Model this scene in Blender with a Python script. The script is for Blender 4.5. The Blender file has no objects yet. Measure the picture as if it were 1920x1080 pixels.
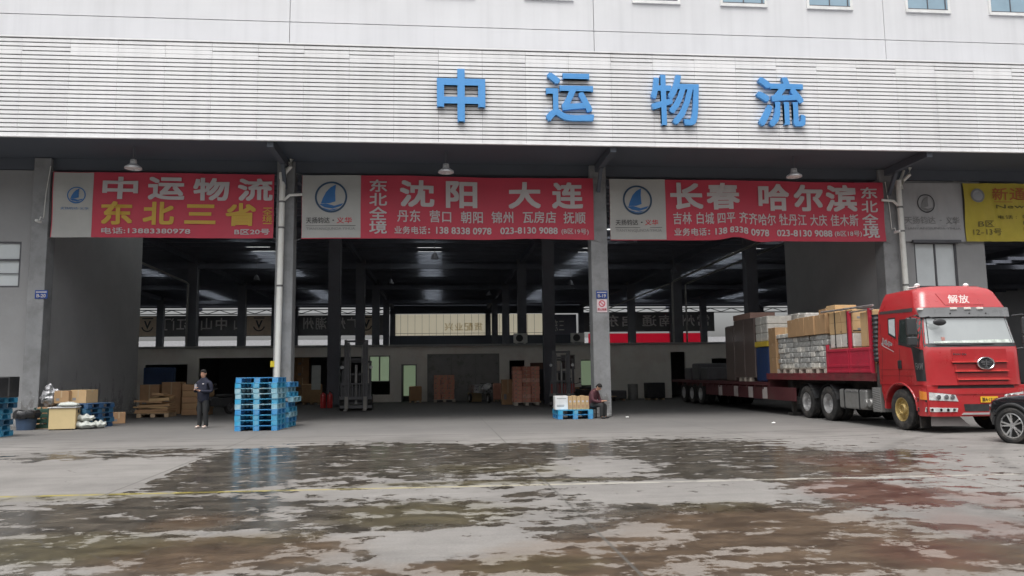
import bpy, bmesh, math, random
from mathutils import Vector, Matrix
random.seed(7)
R = math.radians
scene = bpy.context.scene
COL = scene.collection

# ------------------------------------------------------------------ camera
cam = bpy.data.cameras.new("camera"); camo = bpy.data.objects.new("camera", cam); COL.objects.link(camo)
cam.sensor_width = 36.0; cam.lens = 1450 / 1920 * 36; cam.clip_start = 0.1; cam.clip_end = 3000
P, YAW, ROLL = math.atan(160 / 1450.), R(5.45), R(0.69)
f = Vector((math.sin(YAW) * math.cos(P), math.cos(YAW) * math.cos(P), math.sin(P)))
r0 = Vector((math.cos(YAW), -math.sin(YAW), 0)); u0 = r0.cross(f)
rr = r0 * math.cos(ROLL) - u0 * math.sin(ROLL); uu = rr.cross(f)
camo.matrix_world = Matrix(((rr.x, uu.x, -f.x, 0), (rr.y, uu.y, -f.y, 0), (rr.z, uu.z, -f.z, 1.55), (0, 0, 0, 1)))
scene.camera = camo

# ------------------------------------------------------------------ overcast sky and sun
w = bpy.data.worlds.new("World"); scene.world = w; w.use_nodes = True
nt = w.node_tree; nt.nodes.clear()
sky = nt.nodes.new("ShaderNodeTexSky"); sky.sky_type = 'NISHITA'; sky.sun_disc = False
SUN_EL, SUN_AZ = R(66), R(200)      # azimuth measured from +Y clockwise: behind the camera, a little left
sky.sun_elevation = SUN_EL; sky.sun_rotation = SUN_AZ; sky.dust_density = 4.0; sky.air_density = 1.0
hs = nt.nodes.new("ShaderNodeHueSaturation"); hs.inputs['Saturation'].default_value = 0.12
bg = nt.nodes.new("ShaderNodeBackground"); bg.inputs['Strength'].default_value = 0.13
wo = nt.nodes.new("ShaderNodeOutputWorld")
# overcast: the cloud layer is about three times brighter overhead than at the horizon
wt = nt.nodes.new("ShaderNodeTexCoord"); wz = nt.nodes.new("ShaderNodeSeparateXYZ"); nt.links.new(wt.outputs['Generated'], wz.inputs[0])
wm = nt.nodes.new("ShaderNodeMapRange"); wm.inputs[3].default_value = .72; wm.inputs[4].default_value = 2.1; nt.links.new(wz.outputs[2], wm.inputs[0])
wx = nt.nodes.new("ShaderNodeMix"); wx.data_type = 'RGBA'; wx.blend_type = 'MULTIPLY'; wx.inputs[0].default_value = 1
nt.links.new(sky.outputs[0], hs.inputs['Color']); nt.links.new(hs.outputs[0], wx.inputs[6]); nt.links.new(wm.outputs[0], wx.inputs[7]); nt.links.new(wx.outputs[2], bg.inputs[0]); nt.links.new(bg.outputs[0], wo.inputs[0])
sl = bpy.data.lights.new("sun", 'SUN'); sl.energy = 0.8; sl.angle = R(40); sl.color = (1, .97, .93)
so = bpy.data.objects.new("sun", sl); COL.objects.link(so)
sd = Vector((math.sin(SUN_AZ) * math.cos(SUN_EL), math.cos(SUN_AZ) * math.cos(SUN_EL), math.sin(SUN_EL)))
so.rotation_euler = (-sd).to_track_quat('-Z', 'Y').to_euler()
so.location = (0, -20, 40)
vs = scene.view_settings
vs.view_transform = 'Standard'; vs.look = 'None'; vs.gamma = 1; vs.exposure = 0.36

# ------------------------------------------------------------------ materials
MATS = {}
def M(name, col, rough=.6, metal=0., var=.12, scale=2.5, bump=0., coat=0., spec=.5, dirt=None, dscale=1.2, damt=.5):
    """principled material with two scales of mottling; dirt = second colour showing in irregular patches"""
    if name in MATS: return MATS[name]
    m = bpy.data.materials.new(name); m.use_nodes = True; n = m.node_tree; b = n.nodes['Principled BSDF']
    tc = n.nodes.new('ShaderNodeTexCoord')
    no = n.nodes.new('ShaderNodeTexNoise'); no.inputs['Scale'].default_value = scale; no.inputs['Detail'].default_value = 6; no.inputs['Roughness'].default_value = .65
    n.links.new(tc.outputs['Object'], no.inputs['Vector'])
    mr = n.nodes.new('ShaderNodeMapRange'); mr.inputs[1].default_value = .3; mr.inputs[2].default_value = .7
    mr.inputs[3].default_value = 1 - var; mr.inputs[4].default_value = 1 + var
    n.links.new(no.outputs['Fac'], mr.inputs[0])
    mu = n.nodes.new('ShaderNodeMix'); mu.data_type = 'RGBA'; mu.blend_type = 'MULTIPLY'; mu.inputs[0].default_value = 1
    mu.inputs[6].default_value = (*col, 1); n.links.new(mr.outputs[0], mu.inputs[7])
    out = mu.outputs[2]
    if dirt:
        n2 = n.nodes.new('ShaderNodeTexNoise'); n2.inputs['Scale'].default_value = dscale; n2.inputs['Detail'].default_value = 8; n2.inputs['Roughness'].default_value = .7
        n.links.new(tc.outputs['Object'], n2.inputs['Vector'])
        m2 = n.nodes.new('ShaderNodeMapRange'); m2.inputs[1].default_value = .48; m2.inputs[2].default_value = .68; m2.inputs[4].default_value = damt
        n.links.new(n2.outputs['Fac'], m2.inputs[0])
        mx = n.nodes.new('ShaderNodeMix'); mx.data_type = 'RGBA'; mx.inputs[7].default_value = (*dirt, 1)
        n.links.new(m2.outputs[0], mx.inputs[0]); n.links.new(out, mx.inputs[6]); out = mx.outputs[2]
    n.links.new(out, b.inputs['Base Color'])
    r2 = n.nodes.new('ShaderNodeMapRange'); r2.inputs[1].default_value = .3; r2.inputs[2].default_value = .7
    r2.inputs[3].default_value = max(.02, rough - .08); r2.inputs[4].default_value = min(1, rough + .08)
    n.links.new(no.outputs['Fac'], r2.inputs[0]); n.links.new(r2.outputs[0], b.inputs['Roughness'])
    b.inputs['Metallic'].default_value = metal; b.inputs['Coat Weight'].default_value = coat
    b.inputs['Coat Roughness'].default_value = .08; b.inputs['Specular IOR Level'].default_value = spec
    if bump:
        bu = n.nodes.new('ShaderNodeBump'); bu.inputs['Strength'].default_value = bump; bu.inputs['Distance'].default_value = .02
        n3 = n.nodes.new('ShaderNodeTexNoise'); n3.inputs['Scale'].default_value = scale * 8; n3.inputs['Detail'].default_value = 5
        n.links.new(tc.outputs['Object'], n3.inputs['Vector']); n.links.new(n3.outputs['Fac'], bu.inputs['Height']); n.links.new(bu.outputs[0], b.inputs['Normal'])
    MATS[name] = m; return m

def translucent(name, col, t=.6):
    m = bpy.data.materials.new(name); m.use_nodes = True; n = m.node_tree
    b = n.nodes['Principled BSDF']; b.inputs['Base Color'].default_value = (*col, 1); b.inputs['Roughness'].default_value = .6
    tr = n.nodes.new('ShaderNodeBsdfTranslucent'); tr.inputs[0].default_value = (*col, 1)
    no = n.nodes.new('ShaderNodeTexNoise'); no.inputs['Scale'].default_value = .8
    mr = n.nodes.new('ShaderNodeMapRange'); mr.inputs[3].default_value = t - .08; mr.inputs[4].default_value = t + .08
    n.links.new(no.outputs['Fac'], mr.inputs[0])
    mx = n.nodes.new('ShaderNodeMixShader'); n.links.new(mr.outputs[0], mx.inputs[0])
    n.links.new(b.outputs[0], mx.inputs[1]); n.links.new(tr.outputs[0], mx.inputs[2])
    n.links.new(mx.outputs[0], n.nodes['Material Output'].inputs[0]); return m

def panel_mat(name, col, pitch, amt, stripdirt):
    """painted metal cladding: each panel a slightly different white, faint vertical rain streaks"""
    m = M(name, col, .45, 0, .03, .6)
    n = m.node_tree; b = n.nodes['Principled BSDF']; src = b.inputs['Base Color'].links[0].from_socket
    tc = n.nodes.new('ShaderNodeTexCoord'); sp = n.nodes.new('ShaderNodeSeparateXYZ'); n.links.new(tc.outputs['Object'], sp.inputs[0])
    dv = n.nodes.new('ShaderNodeMath'); dv.operation = 'DIVIDE'; dv.inputs[1].default_value = pitch; n.links.new(sp.outputs[0], dv.inputs[0])
    fl = n.nodes.new('ShaderNodeMath'); fl.operation = 'FLOOR'; n.links.new(dv.outputs[0], fl.inputs[0])
    wn = n.nodes.new('ShaderNodeTexWhiteNoise'); wn.noise_dimensions = '1D'; n.links.new(fl.outputs[0], wn.inputs['W'])
    mr = n.nodes.new('ShaderNodeMapRange'); mr.inputs[3].default_value = 1 - amt; mr.inputs[4].default_value = 1
    n.links.new(wn.outputs[0], mr.inputs[0])
    mp = n.nodes.new('ShaderNodeMapping'); mp.inputs['Scale'].default_value = (3, 3, .12); n.links.new(tc.outputs['Object'], mp.inputs[0])
    no = n.nodes.new('ShaderNodeTexNoise'); no.inputs['Scale'].default_value = 1.2; no.inputs['Detail'].default_value = 7; n.links.new(mp.outputs[0], no.inputs['Vector'])
    m2 = n.nodes.new('ShaderNodeMapRange'); m2.inputs[1].default_value = .45; m2.inputs[2].default_value = .75; m2.inputs[3].default_value = 1; m2.inputs[4].default_value = 1 - stripdirt
    n.links.new(no.outputs['Fac'], m2.inputs[0])
    mm = n.nodes.new('ShaderNodeMath'); mm.operation = 'MULTIPLY'; n.links.new(mr.outputs[0], mm.inputs[0]); n.links.new(m2.outputs[0], mm.inputs[1])
    mu = n.nodes.new('ShaderNodeMix'); mu.data_type = 'RGBA'; mu.blend_type = 'MULTIPLY'; mu.inputs[0].default_value = 1
    n.links.new(src, mu.inputs[6]); n.links.new(mm.outputs[0], mu.inputs[7]); n.links.new(mu.outputs[2], b.inputs['Base Color'])
    return m

white_clad = panel_mat('white cladding', (.82, .82, .825), 1.42, .07, .10)
white_wall = panel_mat('white wall', (.67, .67, .675), 5.6, .03, .07)
slat_dark = M('gap dark', (.15, .152, .155), .7)
conc_col = M('column paint', (.25, .255, .26), .7, 0, .16, 1.0, .15, dirt=(.14, .14, .14), dscale=1.6, damt=.6)
grey_wall = M('grey render wall', (.29, .292, .295), .8, 0, .08, .7, .2, dirt=(.24, .24, .24), dscale=.6)
def scuff(m, h, dark, light):
    n = m.node_tree; b = n.nodes['Principled BSDF']; src = b.inputs['Base Color'].links[0].from_socket
    g = n.nodes.new('ShaderNodeNewGeometry'); sp = n.nodes.new('ShaderNodeSeparateXYZ'); n.links.new(g.outputs['Position'], sp.inputs[0])
    hr = n.nodes.new('ShaderNodeMapRange'); hr.inputs[1].default_value = h; hr.inputs[2].default_value = .1; hr.inputs[3].default_value = -.16; hr.inputs[4].default_value = .1; n.links.new(sp.outputs[2], hr.inputs[0])
    for sc, st, col, th in ((2.2, (1, 1, .55), dark, .53), (7., (.6, .6, 2.), light, .60)):
        mp = n.nodes.new('ShaderNodeMapping'); mp.inputs['Scale'].default_value = st; n.links.new(g.outputs['Position'], mp.inputs[0])
        no = n.nodes.new('ShaderNodeTexNoise'); no.inputs['Scale'].default_value = sc; no.inputs['Detail'].default_value = 8; no.inputs['Roughness'].default_value = .7; n.links.new(mp.outputs[0], no.inputs['Vector'])
        ad = n.nodes.new('ShaderNodeMath'); ad.operation = 'ADD'; n.links.new(no.outputs['Fac'], ad.inputs[0]); n.links.new(hr.outputs[0], ad.inputs[1])
        mr = n.nodes.new('ShaderNodeMapRange'); mr.inputs[1].default_value = th; mr.inputs[2].default_value = th + .06; mr.inputs[4].default_value = .7; n.links.new(ad.outputs[0], mr.inputs[0])
        mx = n.nodes.new('ShaderNodeMix'); mx.data_type = 'RGBA'; mx.inputs[7].default_value = (*col, 1); n.links.new(mr.outputs[0], mx.inputs[0]); n.links.new(src, mx.inputs[6]); src = mx.outputs[2]
    n.links.new(src, b.inputs['Base Color'])
scuff(conc_col, 2.0, (.13, .125, .12), (.45, .45, .44)); scuff(grey_wall, 2.2, (.19, .185, .18), (.50, .50, .49))
inner_wall = M('inner grey wall', (.37, .37, .372), .8, 0, .1, .7, .2, dirt=(.4, .4, .4), dscale=1.5, damt=.25)
scuff(inner_wall, 2.6, (.2, .2, .195), (.5, .5, .49))
steel_dark = M('dark steel', (.12, .125, .145), .6, 0, .15, 1)
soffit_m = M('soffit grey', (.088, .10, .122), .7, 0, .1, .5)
purlin_m = M('purlin steel', (.15, .16, .19), .92, 0, .12, 1, spec=.08)
roof_m = M('roof sheet', (.30, .31, .36), .92, 0, .12, .6, spec=.08)
pvc = M('white pvc pipe', (.74, .74, .70), .4, 0, .06, 3, dirt=(.5, .48, .42), dscale=3, damt=.4)
bracket_m = M('pipe clamp', (.18, .18, .18), .5, .5)
blue_sign = M('blue letter face', (.075, .30, .66), .35, 0, .05, 3, coat=.2)
blue_side = M('blue letter return', (.05, .17, .45), .5)
red_ban = M('banner red', (.50, .045, .078), .55, 0, .06, 1.2)
white_ban = M('banner white', (.42, .42, .40), .6, 0, .05, 2)
txt_white = M('print white', (.52, .49, .49), .6, 0, .04)
txt_yel = M('print yellow', (.56, .36, .06), .6, 0, .04)
txt_blk = M('print black', (.05, .05, .055), .6)
txt_grey = M('print grey', (.22, .22, .22), .6)
txt_red = M('print red', (.6, .06, .08), .6)
logo_blue = M('logo blue', (.03, .14, .36), .5)
logo_ring = M('logo ring navy', (.03, .07, .13), .5)
yel_ban = M('banner yellow', (.46, .37, .04), .6, 0, .08, 1.5, dirt=(.5, .36, .08), dscale=.8)
win_frame = M('window frame', (.72, .72, .70), .5)
win_dark = M('dark frame', (.10, .10, .11), .4, .3)
glass_b = M('blue tinted glass', (.22, .34, .42), .06, 0, .1, .8, spec=1.0, coat=1)
glass_g = M('pale glass', (.62, .66, .67), .08, 0, .08, 1, spec=1.0, coat=.6)
lamp_m = M('lamp aluminium', (.75, .76, .78), .3, .3)
lamp_lens = M('lamp lens', (.8, .8, .78), .3)
plate_blue = M('plate blue', (.02, .06, .25), .4)
rubber = M('tyre rubber', (.022, .022, .022), .85, 0, .3, 6, .3, dirt=(.13, .115, .1), dscale=5, damt=.6)
truck_red = M('truck red paint', (.42, .027, .031), .32, 0, .06, 1.5, coat=.7, dirt=(.36, .06, .05), dscale=2.2, damt=.35)
truck_red2 = M('trailer red paint', (.46, .025, .055), .5, 0, .15, 2, dirt=(.2, .03, .04), dscale=2, damt=.6)
trailer_dk = M('trailer dark red', (.10, .026, .03), .6, 0, .2, 2, dirt=(.08, .06, .05), dscale=2)
visor_grey = M('visor grey', (.24, .245, .25), .3, 0, .05, coat=.5)
blackpl = M('black plastic', (.025, .026, .028), .5, 0, .15, 3, dirt=(.1, .09, .08), dscale=4, damt=.3)
chassis_m = M('chassis grime', (.05, .048, .045), .7, 0, .25, 3, dirt=(.14, .12, .1), dscale=3)
tank_m = M('grey tank', (.30, .30, .29), .45, .4, .15, 3, dirt=(.15, .13, .11), dscale=3)
chrome = M('chrome', (.78, .78, .79), .18, 1.0, .05)
steel_br = M('bright steel rim', (.62, .62, .62), .35, .8, .2, 5, dirt=(.25, .22, .2), dscale=6)
gold_rim = M('yellow hub', (.46, .34, .13), .5, .3, .25, 8, dirt=(.12, .09, .05), dscale=7)
screen_m = M('windscreen glass', (.36, .385, .385), .06, 0, .06, 1.2, spec=1, coat=1)
cabwin_m = M('cab side glass', (.035, .045, .042), .05, 0, .1, 2, spec=1, coat=1)
head_m = M('headlamp lens', (.72, .73, .72), .12, .25, .25, 14, coat=1)
orange_m = M('orange lens', (.75, .25, .04), .2, 0, .1, coat=1)
plate_y = M('yellow number plate', (.80, .46, .03), .5, 0, .05)
white_pt = M('white paint', (.78, .78, .76), .5, 0, .06)
carton_m = M('carton brown', (.40, .25, .13), .8, 0, .12, 3)
carton_d = M('carton dark brown', (.40, .24, .13), .85, 0, .15, 3)
carton_l = M('carton light brown', (.52, .35, .18), .8, 0, .1, 3)
carton_r = M('carton brick red', (.62, .29, .21), .8, 0, .12, 3)
tape_m = M('carton tape', (.48, .36, .22), .35, 0, .05, coat=.4)
wrap_m = M('grey white wrap', (.45, .45, .43), .35, 0, .35, 14, .4, coat=.4, dirt=(.16, .16, .16), dscale=9, damt=.8)
wrap_w = M('white wrap', (.62, .60, .55), .4, 0, .15, 8, .3, coat=.3)
carton_r2 = M('carton brick pale', (.68, .38, .29), .8, 0, .12, 3)
carton_r3 = M('carton brick deep', (.48, .20, .14), .8, 0, .12, 3)
wood_m = M('pallet wood', (.46, .34, .22), .8, 0, .2, 6)
wood_w = M('weathered pale wood', (.52, .47, .40), .8, 0, .2, 6)
beige_m = M('beige laminate', (.66, .52, .28), .5, 0, .06, 2)
beige_s = M('tan laminate edge', (.48, .34, .17), .5, 0, .08, 2)
pal_blues = [M('pallet blue', (.035, .26, .55), .45, 0, .15, 5, dirt=(.3, .42, .5), dscale=6, damt=.35),
             M('pallet cyan blue', (.035, .33, .56), .45, 0, .15, 5, dirt=(.35, .45, .5), dscale=6, damt=.4),
             M('pallet faded blue', (.22, .44, .54), .55, 0, .2, 5, dirt=(.5, .52, .5), dscale=5, damt=.6)]
pal_dark = [M('pallet navy', (.02, .075, .18), .5, 0, .2, 5, dirt=(.2, .26, .3), dscale=6, damt=.4),
            M('pallet dull blue', (.03, .13, .24), .5, 0, .2, 5, dirt=(.2, .26, .3), dscale=6, damt=.4)]
skin_m = M('skin', (.50, .28, .19), .55, 0, .06, 9)
hair_m = M('black hair', (.010, .008, .007), .85, 0, .3, 30)
navy_c = M('navy jacket cloth', (.014, .016, .032), .85, 0, .2, 9, .2)
maroon_c = M('maroon jacket cloth', (.085, .028, .036), .85, 0, .25, 9, .2)
dark_c = M('dark trouser cloth', (.026, .027, .028), .85, 0, .25, 9, .2)
shoe_l = M('pale shoe', (.55, .47, .42), .7, 0, .1, 9)
office_m = M('office wall paint', (.74, .71, .65), .8, 0, .08, .8, dirt=(.62, .52, .46), dscale=.35, damt=.8)
green_in = M('green tinted panel', (.50, .62, .46), .4, 0, .1, 1)
ac_m = M('air conditioner casing', (.58, .58, .56), .5)
ext_red = M('extinguisher red', (.5, .03, .03), .35, coat=.6)
fork_or = M('forklift dark red', (.30, .035, .03), .45, 0, .15, 3)
fork_dk = M('forklift grey', (.10, .10, .105), .5, .2, .2, 3)
car_blk = M('car black paint', (.012, .012, .014), .2, 0, .1, 2, coat=1)
alu = M('alloy silver', (.72, .72, .72), .25, .9, .05)
bag_w = M('white woven sack', (.50, .52, .48), .6, 0, .15, 7, .4)
bag_b = M('black bin bag', (.018, .018, .02), .3, 0, .3, 6, .5)
bin_b = M('blue bin', (.05, .085, .15), .5, 0, .2, 5)
green_c = M('dark green crate', (.03, .075, .055), .5, 0, .2, 5)
silver_b = M('silver foil wrap', (.42, .42, .43), .3, .7, .4, 9, .5)
blue_wrap = M('blue tarpaulin', (.02, .045, .13), .5, 0, .2, 4, .3)
yel_m = M('yellow strap', (.62, .45, .05), .5)
pink_ban = translucent('pink banner cloth', (.95, .13, .22), .85)
cream_ban = translucent('cream banner cloth', (.98, .93, .80), .95)
dark_ban = M('far dark banner', (.16, .16, .165), .7)
skyl_m = translucent('skylight sheet', (.95, .97, .96), .96)
far_white = M('far building white', (.36, .36, .37), .6)
logo_tan = M('far logo cloth', (.72, .58, .44), .7)

# ------------------------------------------------------------------ mesh builder
class MB:
    def __init__(s): s.v = []; s.f = []; s.m = []; s.mi = 0
    def add(s, vs, fs):
        o = len(s.v); s.v += [tuple(v) for v in vs]; s.f += [tuple(i + o for i in q) for q in fs]; s.m += [s.mi] * len(fs); return s
    def box(s, x0, x1, y0, y1, z0, z1, rz=0, c=None):
        vs = [(x, y, z) for z in (z0, z1) for y in (y0, y1) for x in (x0, x1)]
        if rz:
            cx, cy = c or ((x0 + x1) / 2, (y0 + y1) / 2); a, b = math.cos(rz), math.sin(rz)
            vs = [(cx + (x - cx) * a - (y - cy) * b, cy + (x - cx) * b + (y - cy) * a, z) for x, y, z in vs]
        return s.add(vs, [(0, 2, 3, 1), (4, 5, 7, 6), (0, 1, 5, 4), (2, 6, 7, 3), (0, 4, 6, 2), (1, 3, 7, 5)])
    def bar(s, p0, p1, wd, h):
        """rectangular bar between two points"""
        p0, p1 = Vector(p0), Vector(p1); d = (p1 - p0).normalized(); up = Vector((0, 0, 1)) if abs(d.z) < .95 else Vector((0, 1, 0))
        a = d.cross(up).normalized() * wd / 2; b = a.cross(d).normalized() * h / 2
        vs = [p + a * i + b * j for p in (p0, p1) for j in (-1, 1) for i in (-1, 1)]
        return s.add(vs, [(0, 2, 3, 1), (4, 5, 7, 6), (0, 1, 5, 4), (2, 6, 7, 3), (0, 4, 6, 2), (1, 3, 7, 5)])
    def tube(s, pts, r, n=10, caps=True):
        pts = [Vector(p) for p in pts]; rings = []
        rs = r if isinstance(r, (list, tuple)) else [r] * len(pts)
        for i, p in enumerate(pts):
            d = (pts[min(i + 1, len(pts) - 1)] - pts[max(i - 1, 0)]).normalized()
            ref = Vector((0, 0, 1)) if abs(d.z) < .9 else Vector((1, 0, 0))
            a = d.cross(ref).normalized(); b = d.cross(a).normalized()
            rings.append([p + (a * math.cos(t) + b * math.sin(t)) * rs[i] for t in [2 * math.pi * k / n for k in range(n)]])
        return s.loft(rings, caps)
    def loft(s, rings, caps=True, closed=True):
        n = len(rings[0]); vs = [v for r_ in rings for v in r_]; fs = []
        for i in range(len(rings) - 1):
            for k in range(n if closed else n - 1):
                k2 = (k + 1) % n
                fs.append((i * n + k, i * n + k2, (i + 1) * n + k2, (i + 1) * n + k))
        if caps: fs.append(tuple(range(n))[::-1]); fs.append(tuple((len(rings) - 1) * n + k for k in range(n)))
        return s.add(vs, fs)
    def lathe(s, prof, o=(0, 0, 0), ax='z', n=24, caps=True):
        rings = []
        for r_, h in prof:
            ring = []
            for k in range(n):
                t = 2 * math.pi * k / n; a, b = r_ * math.cos(t), r_ * math.sin(t)
                p = {'z': (a, b, h), 'x': (h, a, b), 'y': (a, h, b)}[ax]
                ring.append((p[0] + o[0], p[1] + o[1], p[2] + o[2]))
            rings.append(ring)
        return s.loft(rings, caps)
    def prism(s, poly, ax, a, b):
        """polygon in the plane across an axis, extruded from a to b"""
        mk = {'x': lambda p, h: (h, p[0], p[1]), 'y': lambda p, h: (p[0], h, p[1]), 'z': lambda p, h: (p[0], p[1], h)}[ax]
        n = len(poly); vs = [mk(p, a) for p in poly] + [mk(p, b) for p in poly]
        fs = [tuple(range(n))[::-1], tuple(range(n, 2 * n))] + [(k, (k + 1) % n, n + (k + 1) % n, n + k) for k in range(n)]
        return s.add(vs, fs)
    def blob(s, c, rx, ry, rz, n=12, m=8, jit=0.):
        rings = []
        for i in range(m + 1):
            t = math.pi * (i + .02) / (m + .04); ring = []
            for k in range(n):
                p = 2 * math.pi * k / n; j = 1 + random.uniform(-jit, jit)
                ring.append((c[0] + rx * math.sin(t) * math.cos(p) * j, c[1] + ry * math.sin(t) * math.sin(p) * j, c[2] - rz * math.cos(t) * j))
            rings.append(ring)
        return s.loft(rings)
    def build(s, name, mats, parent=None, bevel=0, smooth=False, loc=None, rz=0, seg=2):
        me = bpy.data.meshes.new(name); me.from_pydata(s.v, [], s.f)
        for m in (mats if isinstance(mats, (list, tuple)) else [mats]): me.materials.append(m)
        me.polygons.foreach_set('material_index', s.m)
        bm = bmesh.new(); bm.from_mesh(me); bmesh.ops.recalc_face_normals(bm, faces=bm.faces); bm.to_mesh(me); bm.free()
        if smooth:
            me.polygons.foreach_set('use_smooth', [True] * len(me.polygons))
            try: me.set_sharp_from_angle(angle=R(38))
            except Exception: pass
        o = bpy.data.objects.new(name, me); COL.objects.link(o)
        if parent: o.parent = parent
        if loc: o.location = loc
        o.rotation_euler.z = rz
        if bevel:
            b = o.modifiers.new('bevel', 'BEVEL'); b.width = bevel; b.segments = seg; b.limit_method = 'ANGLE'
        return o

def tag(o, label=None, cat=None, group=None, kind=None):
    if label: o['label'] = label
    if cat: o['category'] = cat
    if group: o['group'] = group
    if kind: o['kind'] = kind
    return o
def thing(name, loc, label, cat, group=None, rz=0):
    o = bpy.data.objects.new(name, None); COL.objects.link(o); o.empty_display_size = .2
    o.location = loc; o.rotation_euler.z = rz
    return tag(o, label, cat, group)
def copy_tree(o, parent=None):
    c = o.copy(); COL.objects.link(c); c.parent = parent
    for ch in list(o.children): copy_tree(ch, c)
    return c
ORD = ['bottom', 'second', 'third', 'fourth', 'fifth', 'sixth', 'seventh', 'eighth', 'ninth', 'tenth', 'eleventh']

# ------------------------------------------------------------------ lettering
_g = {}
def glyph(s, bold, ext):
    key = (s, bold, ext)
    if key not in _g:
        c = bpy.data.curves.new('glyph', 'FONT'); c.body = s; c.offset = bold; c.extrude = ext; c.resolution_u = 3; c.fill_mode = 'BOTH' if ext else 'FRONT'
        o = bpy.data.objects.new('glyph', c); COL.objects.link(o); bpy.context.view_layer.update()
        me = bpy.data.meshes.new_from_object(o.evaluated_get(bpy.context.evaluated_depsgraph_get()))
        _g[key] = ([tuple(v.co) for v in me.vertices], [tuple(p.vertices) for p in me.polygons])
        bpy.data.objects.remove(o); bpy.data.curves.remove(c); bpy.data.meshes.remove(me)
    return _g[key]
def put(mb, s, x0, x1, z0, z1, y=0., bold=.012, ext=0., depth=0., em=False, mirror=False):
    """write s into a box of the XZ plane, read from -Y; em = fill a CJK cell, else fit the outline to the box"""
    v, fc = glyph(s, 0, ext)
    if em: a0, a1, b0, b1 = .02, .98, -.10, .86
    else:
        a0, a1 = min(p[0] for p in v), max(p[0] for p in v); b0, b1 = min(p[1] for p in v), max(p[1] for p in v)
    sx, sz = (x1 - x0) / (a1 - a0), (z1 - z0) / (b1 - b0)
    out = []
    for p in v:
        X = (p[0] - a0) * sx; X = x1 - X if mirror else x0 + X
        out.append((X, y - (p[2] / ext * depth / 2 if ext else 0), z0 + (p[1] - b0) * sz))
    d = bold * 1.1; k = max(0, 1 - .0) 
    sh = [(0, 0)] if d < .003 else [(-d, -d), (d, -d), (-d, d), (d, d)] if d < .02 else [(-d, -d), (d, -d), (-d, d), (d, d), (0, 0), (d, 0), (-d, 0), (0, d), (0, -d)]
    ux, uz = min(sx, sz), min(sx, sz)               # a heavier weight: the stroke pushed out a little each way, layers a hair apart
    for i, (a, b_) in enumerate(sh): mb.add([(X + a * ux, Y - .0009 * i, Z + b_ * uz) for X, Y, Z in out], fc)
def cells(mb, s, x0, x1, z0, z1, **k):
    """a run of CJK characters spread evenly over a box"""
    n = len(s); c = (x1 - x0) / n
    for i, ch in enumerate(s): put(mb, ch, x0 + i * c + c * .03, x0 + (i + 1) * c - c * .03, z0, z1, em=True, **k)

# ------------------------------------------------------------------ ground
WET=[(-2.02,15.86,1.97,3.62,1),(-3.06,13.71,1.0,2.57,1),(-6.38,17.24,1.66,1.1,1),(-7.94,16.36,1.23,1.3,0.9),(-1.12,16.4,2.69,1.59,1),(0.25,14.03,1.42,2.14,1),(1.83,15.46,1.26,2.03,0.9),(4.81,15.24,1.91,3.23,1.1),(5.21,12.25,1.34,1.31,1.1),(7.11,13.14,1.34,1.53,1),(8.75,13.73,1.04,0.68,0.8),(3.76,11.42,3.93,0.29,0.8),(2.73,13.29,0.77,1.07,-1.1),(-1.75,14.45,0.6,0.53,-0.7),(-2.4,13.84,0.29,0.4,-0.6),(-3.65,9.49,1.22,1.15,1.1),(-2.12,10.06,0.9,0.46,1),(-0.32,9.21,1.26,0.78,1),(-2.65,8.7,0.9,0.61,0.9),(1.26,9.97,0.55,0.34,0.7),(2.82,8.68,1.25,0.71,1.1),(5.31,9.63,0.98,1.22,1.0),(3.26,10.0,1.51,0.87,-1.3),(-0.85,10.44,1.44,0.46,-0.8),(0.47,9.29,0.38,1.25,-0.5),(-1.91,7.38,1.16,0.7,1.1),(-3.61,7.73,0.95,0.66,0.9),(-3.0,8.18,1.13,0.24,-0.9),(-0.21,7.42,0.87,0.5,-1),(-0.68,8.36,1.44,0.29,0.7),(2.04,7.66,0.42,0.35,-1.2),(3.18,7.46,1.32,0.95,1.1),(4.2,7.96,0.44,0.33,-1),(5.51,7.97,0.6,0.4,-0.8),(0.86,7.23,0.25,0.31,-1),(1.32,7.66,0.58,0.5,0.7),(1.33,6.48,0.71,0.46,0.8),(2.11,6.22,0.3,0.2,-1),(3.32,6.18,1.27,0.41,0.9),(4.82,6.72,0.55,0.79,0.8),(-0.01,6.47,1.11,0.24,0.8),(2.9,6.7,0.28,0.16,-0.8),(4.34,7.05,0.44,0.22,-0.7),(-8,9,3,2,.8),(9,8.5,2,1,.8),(-1,4,4,1.2,.7)]
BROWN=[(-1.88,7.28,1.14,0.75,1),(3.18,7.54,1.52,1.2,1),(1.22,6.64,0.9,0.74,1),(3.58,6.28,1.5,0.68,1),(0.03,6.42,1.1,0.27,0.7),(6.74,11.74,0.97,0.86,0.7),(-2.76,8.7,0.42,0.46,0.5),(-2.45,8.94,0.49,0.39,0.5),(0,3.5,5,2,.8)]
RED=[(5.44,9.59,0.78,1.13,1),(6.64,12.89,0.71,1.03,0.5),(6.59,8.71,0.42,0.75,0.7),(5.35,7.33,0.55,0.71,0.7),(4.12,6.36,0.52,0.53,0.6)]
OLIVE=[(-0.14,8.95,0.98,0.83,0.9),(-3.51,7.72,1.06,0.71,0.9),(1.52,12.75,0.7,0.84,0.6),(0.58,11.31,2.03,0.22,0.9),(-4.7,10.91,1.5,0.29,0.9),(0.23,12.98,0.62,0.72,0.6),(3.21,8.86,0.61,0.41,0.6),(0.76,6.46,0.67,0.35,0.6),(-1.65,7.85,0.54,0.35,0.5)]
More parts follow.
